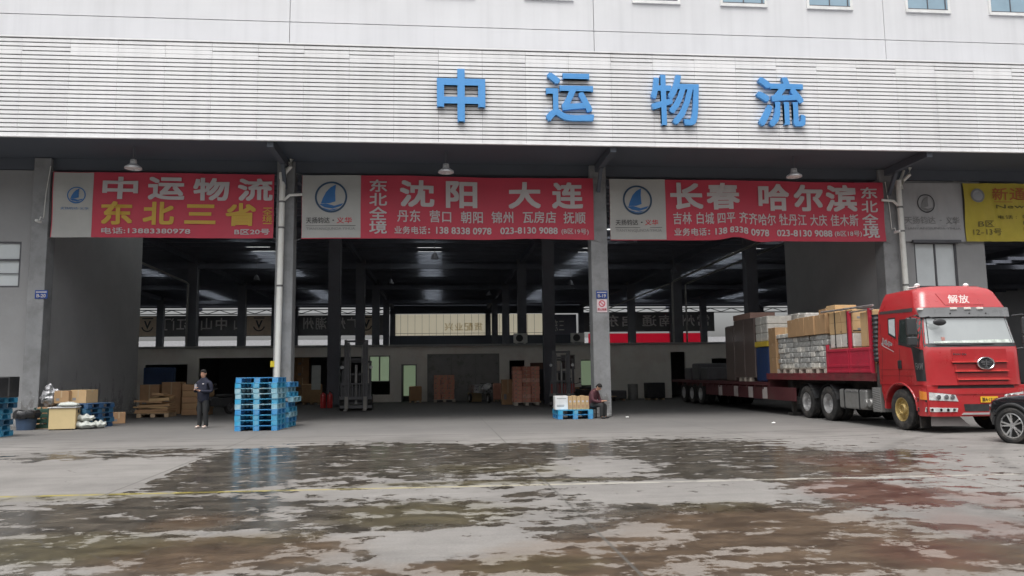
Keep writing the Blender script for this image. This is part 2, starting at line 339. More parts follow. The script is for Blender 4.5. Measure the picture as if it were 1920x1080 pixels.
def field(L, x, y):
    t = 0.
    for cx, cy, a, b, wt in L:
        d = ((x - cx) / a) ** 2 + ((y - cy) / b) ** 2
        if d < 5: t += wt * math.exp(-d * d * .7)
    return t
xs = [-900, -300, -120, -60, -30, -18] + [-13 + .14 * i for i in range(200)] + [18, 30, 60, 120, 300, 900]
ys = [-900, -300, -80, -20, 0, 2, 3] + [3.5 + .12 * i for i in range(150)] + [23, 27, 40, 60, 90, 120, 200, 400, 1200]
me = bpy.data.meshes.new('ground'); nx, ny = len(xs), len(ys)
me.from_pydata([(x, y, 0) for y in ys for x in xs], [], [(j * nx + i, j * nx + i + 1, (j + 1) * nx + i + 1, (j + 1) * nx + i) for j in range(ny - 1) for i in range(nx - 1)])
for nm, L in (('wet', WET), ('brown', BROWN), ('red', RED), ('olive', OLIVE)):
    at = me.attributes.new(nm, 'FLOAT', 'POINT')
    vals = []
    for y in ys:
        for x in xs:
            t = field(L, x, y) if (-15 < x < 17 and 2 < y < 24) else 0
            vals.append(t)
    at.data.foreach_set('value', vals)
gm = bpy.data.materials.new('yard concrete'); gm.use_nodes = True; n = gm.node_tree; N = n.nodes; L_ = n.links; b = N['Principled BSDF']
def nd(t, **k):
    q = N.new(t)
    for kk, v in k.items(): setattr(q, kk, v)
    return q
geo = nd('ShaderNodeNewGeometry')
def noise(sc, det=6, ro=.6, st=None):
    q = nd('ShaderNodeTexNoise'); q.inputs['Scale'].default_value = sc; q.inputs['Detail'].default_value = det; q.inputs['Roughness'].default_value = ro
    if st:
        mp = nd('ShaderNodeMapping'); mp.inputs['Scale'].default_value = st; L_.new(geo.outputs['Position'], mp.inputs[0]); L_.new(mp.outputs[0], q.inputs['Vector'])
    else: L_.new(geo.outputs['Position'], q.inputs['Vector'])
    return q.outputs['Fac']
def mrange(s, a, b_, c, d):
    q = nd('ShaderNodeMapRange'); L_.new(s, q.inputs[0])
    for i, v in enumerate((a, b_, c, d)): q.inputs[i + 1].default_value = v
    return q.outputs[0]
def math_(op, a, b_=None):
    q = nd('ShaderNodeMath', operation=op)
    for i, s in enumerate((a, b_)):
        if s is None: continue
        if isinstance(s, (int, float)): q.inputs[i].default_value = s
        else: L_.new(s, q.inputs[i])
    return q.outputs[0]
def mixc(fac, a, b_, mode='MIX'):
    q = nd('ShaderNodeMix', data_type='RGBA', blend_type=mode)
    if isinstance(fac, (int, float)): q.inputs[0].default_value = fac
    else: L_.new(fac, q.inputs[0])
    for i, s in ((6, a), (7, b_)):
        if isinstance(s, tuple): q.inputs[i].default_value = (*s, 1)
        else: L_.new(s, q.inputs[i])
    return q.outputs[2]
def attr(nm):
    q = nd('ShaderNodeAttribute', attribute_name=nm); return q.outputs['Fac']
nlow, nmid, nfine = noise(.9, 8, .65), noise(4.5, 6, .65), noise(38, 4, .7)
nrag = noise(2.5, 10, .70, (.8, 1.05, 1)); nmud = noise(2.6, 9, .7, (.7, 1.1, 1))
edge = math_('ADD', math_('MULTIPLY', math_('SUBTRACT', nlow, .5), .9), math_('MULTIPLY', math_('SUBTRACT', nrag, .5), 4.8))
wa_ = nd('ShaderNodeClamp'); L_.new(attr('wet'), wa_.inputs[0]); wa_.inputs[1].default_value = -.8; wa_.inputs[2].default_value = 1.15
wv = math_('ADD', math_('ADD', math_('MULTIPLY', wa_.outputs[0], .56), .31), edge)
spz = nd('ShaderNodeSeparateXYZ'); L_.new(geo.outputs['Position'], spz.inputs[0])
wv = math_('SUBTRACT', wv, mrange(spz.outputs[1], 17.0, 19.6, 0, .95))
wv = math_('SUBTRACT', wv, mrange(math_('ABSOLUTE', math_('SUBTRACT', spz.outputs[0], 1.0)), 5.5, 9.5, 0, .42))
# the slab left of the lengthwise joint lies higher and stays dry
sx_ = mrange(math_('ADD', spz.outputs[0], math_('MULTIPLY', spz.outputs[1], .06)), -3.64, -3.58, 1, 0)
sy_ = math_('MULTIPLY', mrange(math_('ADD', spz.outputs[1], math_('MULTIPLY', nrag, .8)), 11.55, 11.75, 0, 1), mrange(math_('ADD', spz.outputs[1], math_('MULTIPLY', nrag, 1.5)), 16.0, 16.5, 1, 0))
wv = math_('SUBTRACT', wv, math_('MULTIPLY', math_('MULTIPLY', sx_, sy_), .8))
wv = math_('ADD', wv, math_('MULTIPLY', math_('MULTIPLY', math_('SUBTRACT', 1, sx_), sy_), mrange(spz.outputs[0], -4.6, -2.5, .35, 0)))
wet = mrange(wv, .45, .56, 0, 1)
damp = mrange(wv, .18, .50, 0, 1)
stain = mrange(noise(.45, 8, .68), .3, .7, .70, 1.18)
fine = mrange(nfine, .3, .7, .88, 1.12)
scuff = mrange(noise(1.0, 7, .7, (.25, 2.4, 1)), .35, .7, .9, 1.1)
basec = mixc(1, (.222, .210, .197), stain, 'MULTIPLY'); basec = mixc(1, basec, fine, 'MULTIPLY'); basec = mixc(1, basec, scuff, 'MULTIPLY')
basec = mixc(math_('MULTIPLY', damp, .35), basec, (.155, .143, .13))
def stn(nm, col, c, k):
    global c_
    fac = mrange(math_('ADD', attr(nm), math_('MULTIPLY', math_('SUBTRACT', nmid, .5), .9)), .15, .8, 0, k)
    return mixc(math_('MULTIPLY', fac, mrange(wet, 0, 1, .42, 1)), c, col)
basec = stn('brown', (.165, .11, .066), basec, .75); basec = stn('red', (.185, .08, .06), basec, .7); basec = stn('olive', (.135, .122, .06), basec, .7)
wetc = mixc(1, basec, mixc(mrange(nmud, .35, .65, 0, 1), (.22, .205, .185), (.60, .55, .47)), 'MULTIPLY')
colr = mixc(wet, basec, wetc)
# painted line, faded and worn (yellow to the left, whitish to the right)
sp = nd('ShaderNodeSeparateXYZ'); L_.new(geo.outputs['Position'], sp.inputs[0]); X_, Y_ = sp.outputs[0], sp.outputs[1]
ly = math_('ABSOLUTE', math_('SUBTRACT', math_('ADD', Y_, math_('MULTIPLY', X_, .0225)), 10.98))
lm = math_('MULTIPLY', mrange(ly, .045, .075, 1, 0), mrange(noise(3.0, 6, .7), .36, .5, .1, .9))
lm = math_('MULTIPLY', lm, mrange(X_, -7, 8, 1, .8))
lcol = mixc(mrange(X_, -2.5, 2.5, 0, 1), (.30, .25, .06), (.40, .38, .33))
colr = mixc(lm, colr, lcol)
# saw-cut expansion joints of the slabs
def joint(dist, wd): return mrange(dist, wd * .5, wd, 1, 0)
j1 = joint(math_('ABSOLUTE', math_('SUBTRACT', math_('ADD', X_, math_('MULTIPLY', Y_, .004)), 1.57)), .022)
j2 = joint(math_('ABSOLUTE', math_('SUBTRACT', X_, math_('ADD', -4.12, math_('MULTIPLY', Y_, -.03)))), .02)
j3 = joint(math_('ABSOLUTE', math_('SUBTRACT', X_, 7.3)), .02)
j4 = joint(math_('ABSOLUTE', math_('SUBTRACT', Y_, 17.6)), .025)
jm = math_('MAXIMUM', math_('MAXIMUM', j1, j2), math_('MAXIMUM', j3, j4))
colr = mixc(math_('MULTIPLY', jm, .75), colr, (.10, .095, .085))
def arc(cx, cy, r_, wd, k):
    dx, dy = math_('SUBTRACT', X_, cx), math_('SUBTRACT', Y_, cy)
    d = math_('ABSOLUTE', math_('SUBTRACT', math_('SQRT', math_('ADD', math_('MULTIPLY', dx, dx), math_('MULTIPLY', dy, dy))), r_))
    return math_('MULTIPLY', mrange(d, wd * .4, wd, k, 0), mrange(nrag, .40, .60, .15, 1))
ty = math_('MAXIMUM', math_('MAXIMUM', arc(2, 46, 29.4, .16, .55), arc(2, 46, 27.5, .16, .45)), math_('MAXIMUM', arc(20, 6, 14.2, .15, .5), arc(20, 6, 12.4, .15, .4)))
ty = math_('MAXIMUM', ty, math_('MAXIMUM', arc(-3, -32, 50.5, .14, .5), arc(-3, -32, 52.4, .14, .45)))
colr = mixc(ty, colr, (.07, .065, .06))
vo = nd('ShaderNodeTexVoronoi', feature='DISTANCE_TO_EDGE'); vo.inputs['Scale'].default_value = .16
wp_ = nd('ShaderNodeVectorMath', operation='ADD'); nv = nd('ShaderNodeTexNoise'); nv.inputs['Scale'].default_value = .9; nv.inputs['Detail'].default_value = 5; L_.new(geo.outputs['Position'], nv.inputs['Vector'])
nsx = nd('ShaderNodeVectorMath', operation='SCALE'); nsx.inputs['Scale'].default_value = 1.6; L_.new(nv.outputs['Color'], nsx.inputs[0]); L_.new(geo.outputs['Position'], wp_.inputs[0]); L_.new(nsx.outputs[0], wp_.inputs[1]); L_.new(wp_.outputs[0], vo.inputs['Vector'])
colr = mixc(math_('MULTIPLY', mrange(vo.outputs['Distance'], .0005, .0022, .6, 0), mrange(nlow, .45, .55, 0, 1)), colr, (.07, .065, .06))
# floor shade painted into the colour, deepening toward and under the roof
shade_near = mrange(math_('ADD', Y_, math_('MULTIPLY', math_('SUBTRACT', nlow, .5), 3.)), 18.2, 22.5, 0, 1)
shade_deep = mrange(math_('ADD', Y_, math_('MULTIPLY', math_('SUBTRACT', nlow, .5), 4.)), 25.5, 29.5, 0, 1)
colr = mixc(math_('MULTIPLY', shade_near, .62), colr, (.118, .115, .112)); colr = mixc(math_('MULTIPLY', shade_deep, .85), colr, (.062, .061, .06))
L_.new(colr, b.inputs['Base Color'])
mud = math_('MINIMUM', 1, math_('ADD', math_('MAXIMUM', attr('brown'), math_('MAXIMUM', attr('red'), attr('olive'))), mrange(Y_, 8.5, 6, 0, .5)))
rw = math_('ADD', mrange(nmud, .35, .7, .07, .30), math_('MULTIPLY', mud, .22))
rq = nd('ShaderNodeMix', data_type='FLOAT'); L_.new(wet, rq.inputs[0]); rq.inputs[2].default_value = .78; L_.new(rw, rq.inputs[3])
L_.new(rq.outputs[0], b.inputs['Roughness'])
sq = nd('ShaderNodeMix', data_type='FLOAT'); L_.new(wet, sq.inputs[0]); sq.inputs[2].default_value = .25; L_.new(math_('SUBTRACT', .5, math_('MULTIPLY', mud, .25)), sq.inputs[3])
L_.new(sq.outputs[0], b.inputs['Specular IOR Level'])
bu = nd('ShaderNodeBump'); bu.inputs['Distance'].default_value = .006; L_.new(math_('ADD', nfine, math_('MULTIPLY', nmid, 1.5)), bu.inputs['Height'])
bs = nd('ShaderNodeMix', data_type='FLOAT'); L_.new(wet, bs.inputs[0]); bs.inputs[2].default_value = .55; bs.inputs[3].default_value = .14
L_.new(bs.outputs[0], bu.inputs['Strength']); L_.new(bu.outputs[0], b.inputs['Normal'])
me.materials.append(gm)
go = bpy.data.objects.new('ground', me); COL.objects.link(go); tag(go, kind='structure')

# ------------------------------------------------------------------ warehouse
wh = thing('warehouse', (0, 27, 0), 'long white freight warehouse with louvred canopy fascia over dark open loading bays', 'warehouse')
def W(name, mb, mats, parent=wh, **k):
    """part given in world coordinates, stored relative to the warehouse base"""
    mb.v = [(x, y - 27, z) for x, y, z in mb.v]; return mb.build(name, mats, parent, **k)
FY, FB, FT = 24.2, 8.94, 12.06                      # fascia plane, bottom, top
m = MB(); rng = random.Random(3); pit = (FT - FB) / 23
segs = [-61.06 + 1.42 * i for i in range(87)]
for xi in segs:
    for k in range(23):
        z = FB + k * pit; h = pit - .040
        if k in (19, 20, 21) and rng.random() < .55: h = pit - .012
        if k == 21: h = min(h, pit - .03)
        m.box(xi + .004, xi + 1.416, FY, FY + .045, z, z + h)
W('fascia_louvre', m, white_clad)
m = MB(); m.box(-61, 61, FY + .05, FY + .09, FB + .01, FT); W('fascia_backing', m, slat_dark)
m = MB(); m.box(-61, 61, FY - .02, FY + .14, FT + .002, FT + .05); m.box(-61, 61, FY - .012, FY + .1, FB - .04, FB - .004); W('coping', m, white_clad)
m = MB(); m.box(-61, 61, FY + .1, 27.39, FT - .15, FT - .05); W('canopy_roof', m, roof_m)
m = MB(); m.box(-61, 61, FY + .1, 27.0, 9.0, 9.06)
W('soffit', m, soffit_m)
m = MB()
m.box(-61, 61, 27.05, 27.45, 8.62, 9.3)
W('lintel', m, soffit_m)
GX = [-49.28, -38.28, -27.28, -16.28, -5.28, 5.72, 16.72, 27.72, 38.72, 49.72]
for x in GX[3:9]:
    m = MB(); m.bar((x, 24.32, 8.86), (x, 26.89, 8.86), .2, .26); m.bar((x, 26.85, 8.0), (x, 26.3, 8.74), .12, .12); W('canopy_bracket', m, soffit_m)
# upper wall of panels with open joints
m = MB(); px = [-61, -50, -38.6, -27.5, -16.4, -5.35, 5.82, 17.34, 28.4, 39.5, 50.6, 61]
for i in range(len(px) - 1):
    for z0, z1 in ((FT - .2, 14.28), (14.31, 21), (21.03, 27)):
        m.box(px[i] + .011, px[i + 1] - .011, 27.4, 27.5, z0, z1)
W('upper_wall', m, white_wall)
m = MB(); m.box(-61, 61, 27.51, 27.7, 9.3, 27); m.box(-61, 61, 27.7, 29.6, 26.8, 27); m.box(-61, 61, 29.6, 29.8, 9.84, 27); W('upper_wall_core', m, slat_dark)
for x0 in (-26.2, -22.7, -19.2, -14.9, -11.4, -7.9, -3.9, -.4, 3.3, 7.42, 10.86, 14.32, 18.36, 21.85, 25.4, 29.6, 33):
    x1 = x0 + 1.66; z0, z1 = 15.56, 17.4
    m = MB(); t = .10
    m.box(x0 - t, x1 + t, 27.33, 27.398, z0 - .12, z0); m.box(x0 - t, x1 + t, 27.36, 27.398, z1, z1 + t)
    m.box(x0 - t, x0, 27.36, 27.398, z0, z1); m.box(x1, x1 + t, 27.36, 27.398, z0, z1)
    fr = W('window', m, win_frame)
    m = MB(); m.box(x0, x1, 27.375, 27.395, z0, z1); W('pane', m, glass_b, fr)
    m = MB(); m.box(x0 + .8, x0 + .84, 27.36, 27.374, z0, z1); m.box(x0, x1, 27.36, 27.3735, z0, z0 + .05); m.box(x1 - .12, x1 - .08, 27.35, 27.374, z0, z1); W('mullion', m, win_dark, fr)
# columns (front row concrete, inner rows steel)
for x in GX:
    if -30 < x < 40:
        m = MB(); m.box(x - .3, x + .3, 26.9, 27.5, 0, 8.99); W('column', m, conc_col, bevel=.025)
for y in (40, 53, 66, 79, 90):
    for x in GX:
        if y < 60 and abs(x) > 30: continue
        m = MB(); a = .3
        m.box(x - a, x + a, y - .28, y - .24, 0, 9.4); m.box(x - a, x + a, y + .24, y + .28, 0, 9.4); m.box(x - a + .02, x + a - .02, y - .24, y + .24, 0, 9.4)
        W('column', m, steel_dark)
# roof with open skylights between the purlins
SKX = [-.6 + 10.9 * k for k in range(-5, 6)]
m = MB(); zt = 9.75
SKY = ((30.5, 46.4), (50, 64), (70, 86))
e_ = 27.45
for y0, y1 in SKY:
    m.box(-61, 61, e_, y0, zt, zt + .08); cur = -61
    for x in SKX: m.box(cur, x - .78, y0, y1, zt, zt + .08); cur = x + .78
    m.box(cur, 61, y0, y1, zt, zt + .08); e_ = y1
m.box(-61, 61, e_, 90.15, zt, zt + .08)
W('roof', m, roof_m)
for y0, y1 in SKY:
    for x in SKX[2:9]: m = MB(); m.box(x - .8, x + .8, y0 - .1, y1 + .1, zt + .085, zt + .1); W('skylight', m, skyl_m)
m = MB()
y = 28.6
while y < 92: m.box(-61, 61, y - .04, y + .04, 9.5, 9.74); y += 1.65
W('purlin', m, purlin_m)
for x in GX[1:9]:
    m = MB(); m.box(x - .12, x + .12, 27.5, 92, 9.1, 9.49); W('roof_beam', m, purlin_m)
for y in (40, 53, 66, 79):
    m = MB(); m.box(-55, 55, y - .1, y + .1, 8.75, 9.08); W('roof_beam', m, purlin_m)
m = MB()                                            # lattice girder over the far opening
for i in range(40):
    x = -52 + i * 2.6
    m.bar((x, 90, 8.62), (x + 1.3, 90, 9.05), .08, .08); m.bar((x + 1.3, 90, 9.05), (x + 2.6, 90, 8.62), .08, .08)
m.box(-52, 52, 89.9, 90.1, 9.3, 9.5); m.box(-52, 52, 89.92, 90.08, 8.52, 8.62); m.box(-52, 52, 89.92, 90.08, 9.02, 9.12)
W('lattice_girder', m, steel_dark)
for x in (-60.5, 60): m = MB(); m.box(x, x + .5, 27.7, 92, 0, 9.7); W('end_wall', m, inner_wall)
# left gable of the bays: pilaster, outer wall with a window, inner partition
m = MB(); m.box(-13.58, -13.04, 26.88, 27.44, 0, 8.98); W('pilaster', m, conc_col, bevel=.02)
m = MB(); m.box(-15.0, -13.585, 27.1, 27.35, 0, 4.6); m.box(-24.3, -13.585, 27.1, 27.35, 6.15, 8.6); m.box(-13.95, -13.585, 27.1, 27.35, 4.6, 6.15)
m.box(-24.3, -15.0, 27.1, 27.35, 0, 4.6); m.box(-24.3, -17.2, 27.1, 27.35, 4.6, 6.15)
W('front_wall', m, grey_wall)
def sash(x0, x1, y, z0, z1, panes, gm_, fm=win_dark, sill=True):
    m = MB(); t = .06
    m.box(x0, x1, y - .03, y + .06, z0, z0 + t); m.box(x0, x1, y - .03, y + .06, z1 - t, z1)
    m.box(x0, x0 + t, y - .03, y + .06, z0 + t, z1 - t); m.box(x1 - t, x1, y - .03, y + .06, z0 + t, z1 - t)
    for k in range(1, panes):
        xm = x0 + (x1 - x0) * k / panes; m.box(xm - t / 2, xm + t / 2, y - .02, y + .05, z0 + t, z1 - t)
    fr = W('window', m, fm)
    for k in range(panes):
        a, b_ = x0 + (x1 - x0) * k / panes + t * .6, x0 + (x1 - x0) * (k + 1) / panes - t * .6
        m = MB(); m.box(a, b_, y + .012 + .015 * (k % 2), y + .02 + .015 * (k % 2), z0 + t * .9, z1 - t * .9); W('pane', m, gm_, fr)
    return fr
fr = sash(-17.2, -13.95, 27.15, 4.6, 6.15, 2, glass_g)
m = MB(); m.box(-17.14, -14.02, 27.09, 27.15, 5.5, 5.56); m.box(-17.14, -14.02, 27.11, 27.15, 5.06, 5.08); W('transom', m, win_dark, fr)
m = MB(); m.box(-13.5, -13.3, 27.45, 35.9, 0, 9.0); W('partition', m, inner_wall)
# right of the bays: wall with a window, partition, far jamb
m = MB(); m.box(17.03, 20.54, 27.08, 27.35, 0, 4.55); m.box(17.03, 20.54, 27.08, 27.35, 6.25, 8.6); m.box(17.03, 17.72, 27.08, 27.35, 4.55, 6.25); m.box(19.4, 20.54, 27.08, 27.35, 4.55, 6.25)
W('front_wall', m, grey_wall)
fr = sash(17.72, 19.4, 27.13, 4.55, 6.25, 2, glass_g)
m = MB(); m.box(17.6, 19.5, 26.9, 27.075, 6.22, 6.32); W('hood', m, win_dark, fr)
m = MB(); m.box(16.62, 16.82, 27.52, 35.5, 0, 9.0); W('partition', m, inner_wall)
m = MB(); m.box(20.3, 20.5, 27.4, 35.5, 0, 9.0); W('partition', m, inner_wall)
m = MB(); m.box(-24.3, -24.1, 27.4, 35.5, 0, 9.0); W('partition', m, inner_wall)

m = MB(); m.box(-5.6, 16.4, 89.5, 89.68, 0, 5.98); m.box(-5.6, 16.4, 89.5, 89.68, 8.5, 9.45); W('back_wall', m, soffit_m)
# opposite building across the far yard
ob = thing('warehouse', (0, 165, 0), 'pale warehouse seen small through the far opening behind the dark hanging banners', 'warehouse')
m = MB(); m.box(-70, 70, 0, 1, 6.6, 9.0); m.build('fascia', far_white, ob)
m = MB(); m.box(-70, 70, 1.2, 12, 0, 8.9); m.build('wall', slat_dark, ob)
m = MB()
for i in range(12): m.box(-66 + i * 11, -65.4 + i * 11, 0, .9, 0, 6.6)
m.build('column', conc_col, ob)
m = MB()
for i in range(22): m.box(-64 + 6.1 * i, -60.6 + 6.1 * i, .6, .9, 4.9, 6.0)
m.build('sign_board', far_white, ob)

# unseen building added behind the viewpoint to block low sky under the canopy
ob = thing('warehouse', (0, -30, 0), 'unseen grey warehouse block added across the yard to shade the low sky', 'warehouse')
m = MB(); m.box(-90, 90, -14, 0, 0, 24); m.build('wall', M('sky blocker grey', (.34, .34, .345), .7, 0, .1, .3), ob)
m = MB(); m.box(-90, 90, .02, 2.2, 8.9, 11.8); m.build('fascia', far_white, ob)
for i in range(16): m = MB(); m.box(-86 + i * 11, -77 + i * 11, .01, .05, 0, 8.2); m.build('blocker_bay', steel_dark, ob)

# ------------------------------------------------------------------ canopy letters
for ch, (x0, z0, x1, z1), lab in (('中', (0, 9.63, 1.46, 11.28), 'large blue raised letter 中, the leftmost on the louvred fascia'),
        ('运', (3.50, 9.68, 5.03, 11.26), 'large blue raised letter 运, between 中 and 物 on the louvred fascia'),
        ('物', (7.0, 9.62, 8.57, 11.28), 'large blue raised letter 物, between 运 and 流 on the louvred fascia'),
        ('流', (10.6, 9.64, 12.2, 11.30), 'large blue raised letter 流, the rightmost on the louvred fascia')):
    m = MB(); put(m, ch, x0 - (x0 + x1) / 2, x1 - (x0 + x1) / 2, 0, z1 - z0, 0, .024 if ch in '中' else .015, .1, .13)
    o = m.build('sign_letter', [blue_sign], None, loc=((x0 + x1) / 2, FY - .085, z0)); tag(o, lab, 'letter', 'blue letters on the canopy')

# ------------------------------------------------------------------ banners
def banner(px0, px1, py0, py1, wx0, wx1, wz0, wz1, zf, origin, Y, warp, label, draw, base, group='banners hung across the loading bays'):
    """draw() receives converters from zoomed photo measure to metres on the cloth"""
    ox, oy = origin
    BX = lambda q: wx0 + (q * zf + ox - px0) / (px1 - px0) * (wx1 - wx0)
    BZ = lambda q: wz1 - (q * zf + oy - py0) / (py1 - py0) * (wz1 - wz0)
    cx, cz = (wx0 + wx1) / 2, wz0
    def fin(m, name, mat, parent=None):
        out = []
        for x, y, z in m.v:
            u_, v_ = (x - wx0) / (wx1 - wx0), (z - wz0) / (wz1 - wz0); dy, dz = warp(u_, v_)
            dy += .016 * math.sin(31 * u_ + 5 * v_ + wx0) + .02 * math.sin(2.2 * math.pi * v_ + 6 * u_); out.append((x - cx, y + dy, z + dz - cz))
        m.v = out; return m.build(name, mat, parent, loc=None if parent else (cx, Y, cz))
    def sheet(a, b_, c, d, y, nxx=90, nz=10, th=.006):
        m = MB()
        for side in (0, 1):
            vs = [(a + (b_ - a) * i / nxx, y + th * side, c + (d - c) * j / nz) for j in range(nz + 1) for i in range(nxx + 1)]
            m.add(vs, [(j * (nxx + 1) + i, j * (nxx + 1) + i + 1, (j + 1) * (nxx + 1) + i + 1, (j + 1) * (nxx + 1) + i) for j in range(nz) for i in range(nxx)])
        return m
    root = fin(sheet(wx0, wx1, wz0, wz1, 0), 'hanging_banner', base); tag(root, label, 'banner', group)
    draw(root, fin, sheet, BX, BZ)
    for ex_, ez_, ddx, ddz in ((0, 0, -.32, -.12), (0, 1, -.32, .1), (1, 0, .32, -.12), (1, 1, .32, .1)):
        m = MB(); p0 = (wx0 + ex_ * (wx1 - wx0) - cx, 0, ez_ * (wz1 - wz0)); m.tube([p0, (p0[0] + ddx, .06, p0[2] + ddz)], .008, 6); m.build('rope', txt_grey, root)
    return root
def ring(m, cx, cz, r1, r2, y, n=40):
    vs = [(cx + r_ * math.cos(2 * math.pi * k / n), y, cz + r_ * math.sin(2 * math.pi * k / n)) for r_ in (r1, r2) for k in range(n)]
    m.add(vs, [(k, (k + 1) % n, n + (k + 1) % n, n + k) for k in range(n)])
def poly(m, pts, y): m.add([(x, y, z) for x, z in pts], [tuple(range(len(pts)))])
def sail_logo(root, fin, cx, cz, r, y=-.02, cols=None):
    cols = cols or (logo_ring, logo_blue)
    m = MB(); ring(m, cx, cz, r, r * .88, y); e = fin(m, 'emblem', cols[0], root)
    m = MB(); S = lambda a, b_: (cx + a * r, cz + b_ * r)
    poly(m, [S(-.62, -.42), S(-.52, -.1), S(-.32, .32), S(-.05, .62), S(.28, .80), S(.24, .3), S(.27, -.28), S(-.1, -.40)], y)
    poly(m, [S(-.72, -.46), S(-.3, -.42), S(.2, -.56), S(.76, -.40), S(.6, -.58), S(.1, -.74), S(-.4, -.66)], y)
    poly(m, [S(-.6, -.66), S(-.1, -.82), S(.45, -.72), S(.2, -.84), S(-.1, -.87), S(-.4, -.8)], y)
    fin(m, 'sail_mark', cols[1], e)
def company(root, fin, BX, BZ, xa, xb, xc, xd, xe, za, zb, zl, zs0, zs1, blk=None, red=None, grey=None):
    m = MB(); cells(m, '天扬钧达', BX(xa), BX(xb), BZ(zb), BZ(za), y=-.02, bold=.006); put(m, '·', BX(xb + (xc - xb) * .4), BX(xb + (xc - xb) * .65), BZ((za + zb) / 2 + 3), BZ((za + zb) / 2 - 3), -.02)
    m.box(BX(xa), BX(xe), -.021, -.0195, BZ(zl + 1.2), BZ(zl - 1.2)); fin(m, 'company_name', blk or txt_blk, root)
    m = MB(); cells(m, '义华', BX(xc), BX(xd), BZ(zb), BZ(za), y=-.02, bold=.012); fin(m, 'company_name', red or txt_red, root)
    m = MB(); put(m, 'TIANYANGJUNDA·YIHUA', BX(xa + 3), BX(xe - 3), BZ(zs1), BZ(zs0), -.02, .0); fin(m, 'company_name', grey or txt_grey, root)

def d1(root, fin, sheet, BX, BZ):
    fin(sheet(BX(366), BX(612), BZ(511), BZ(96), -.008, 8), 'logo_panel', white_ban, root)
    sail_logo(root, fin, BX(512), BZ(243), .29, -.022, (logo_blue, logo_blue))
    m = MB(); put(m, '天扬钧达·义华', BX(415), BX(590), BZ(336), BZ(320), -.022, .0); fin(m, 'company_name', logo_blue, root)
    m = MB(); k = dict(y=-.02, bold=.032)
    for ch, a, b_ in zip('中运物流', (678, 968, 1258, 1545), (892, 1190, 1480, 1762)): put(m, ch, BX(a), BX(b_), BZ(262), BZ(126), **k)
    put(m, '电话:13883380978', BX(675), BX(1242), BZ(487), BZ(449), -.02, .016); put(m, 'B区20号', BX(1525), BX(1752), BZ(487), BZ(451), -.02, .016); fin(m, 'lettering', txt_white, root)
    m = MB()
    for ch, a, b_ in zip('东北三省', (676, 942, 1208, 1468), (866, 1132, 1396, 1656)): put(m, ch, BX(a), BX(b_), BZ(425 if ch != '三' else 415), BZ(287 if ch != '三' else 298), **k)
    put(m, '全', BX(1703), BX(1767), BZ(362), BZ(322), -.02, .01); put(m, '境', BX(1703), BX(1767), BZ(406), BZ(366), -.02, .01)
    m.box(BX(1708), BX(1764), -.0215, -.0195, BZ(317), BZ(311)); m.box(BX(1708), BX(1764), -.0215, -.0195, BZ(418), BZ(412)); fin(m, 'lettering', txt_yel, root)
Z1 = .29167
wp1 = lambda u, v: (.02 * math.sin(u * 9), .012 * math.sin(u * 6.3))
banner(105, 518, 327, 449, -12.94, -5.66, 6.26, 8.5, Z1, (0, 300), 26.86, wp1, 'red banner headed 中运物流 over large yellow characters 东北三省, hung in the left bay', d1, red_ban)
def d2(root, fin, sheet, BX, BZ):
    fin(sheet(BX(95), BX(446), BZ(498), BZ(112), -.008, 10), 'logo_panel', white_ban, root)
    sail_logo(root, fin, BX(268), BZ(248), .555, -.022)
    company(root, fin, BX, BZ, 118, 262, 300, 396, 416, 372, 410, 424, 434, 454)
    m = MB(); k = dict(y=-.02, bold=.031)
    for ch, a, b_ in zip('沈阳大连', (688, 970, 1358, 1630), (888, 1152, 1548, 1815)): put(m, ch, BX(a), BX(b_), BZ(302), BZ(146), **k)
    for ch, a, b_ in zip('东北全境', (140, 225, 312, 396), (214, 302, 390, 474)): put(m, ch, BX(500), BX(604), BZ(b_), BZ(a), -.02, .016)
    for s, a, b_ in (('丹东', 665, 812), ('营口', 860, 1005), ('朝阳', 1053, 1198), ('锦州', 1243, 1388), ('瓦房店', 1436, 1652), ('抚顺', 1693, 1838)): cells(m, s, BX(a), BX(b_), BZ(402), BZ(326), y=-.02, bold=.012)
    cells(m, '业务电话', BX(648), BX(848), BZ(475), BZ(427), y=-.02, bold=.014); put(m, ':', BX(856), BX(866), BZ(468), BZ(440), -.02, .02)
    put(m, '138 8338 0978', BX(905), BX(1243), BZ(470), BZ(430), -.02, .018); put(m, '023-8130 9088', BX(1300), BX(1655), BZ(470), BZ(430), -.02, .018); put(m, '(B区19号)', BX(1680), BX(1852), BZ(474), BZ(434), -.02, .01)
    fin(m, 'lettering', txt_white, root)
Z2 = 580 / 1920.
wp2 = lambda u, v: (.03 * math.sin(u * 11 + 1), .02 * math.sin(u * 6.3) + (1 - v) * .05 * math.exp(-((u - .78) / .1) ** 2))
banner(568, 1110, 334, 452, -4.72, 5.53, 6.25, 8.49, Z2, (540, 300), 26.86, wp2, 'red banner headed 沈阳 大连 with a sailing boat emblem, hung between the two middle columns', d2, red_ban)
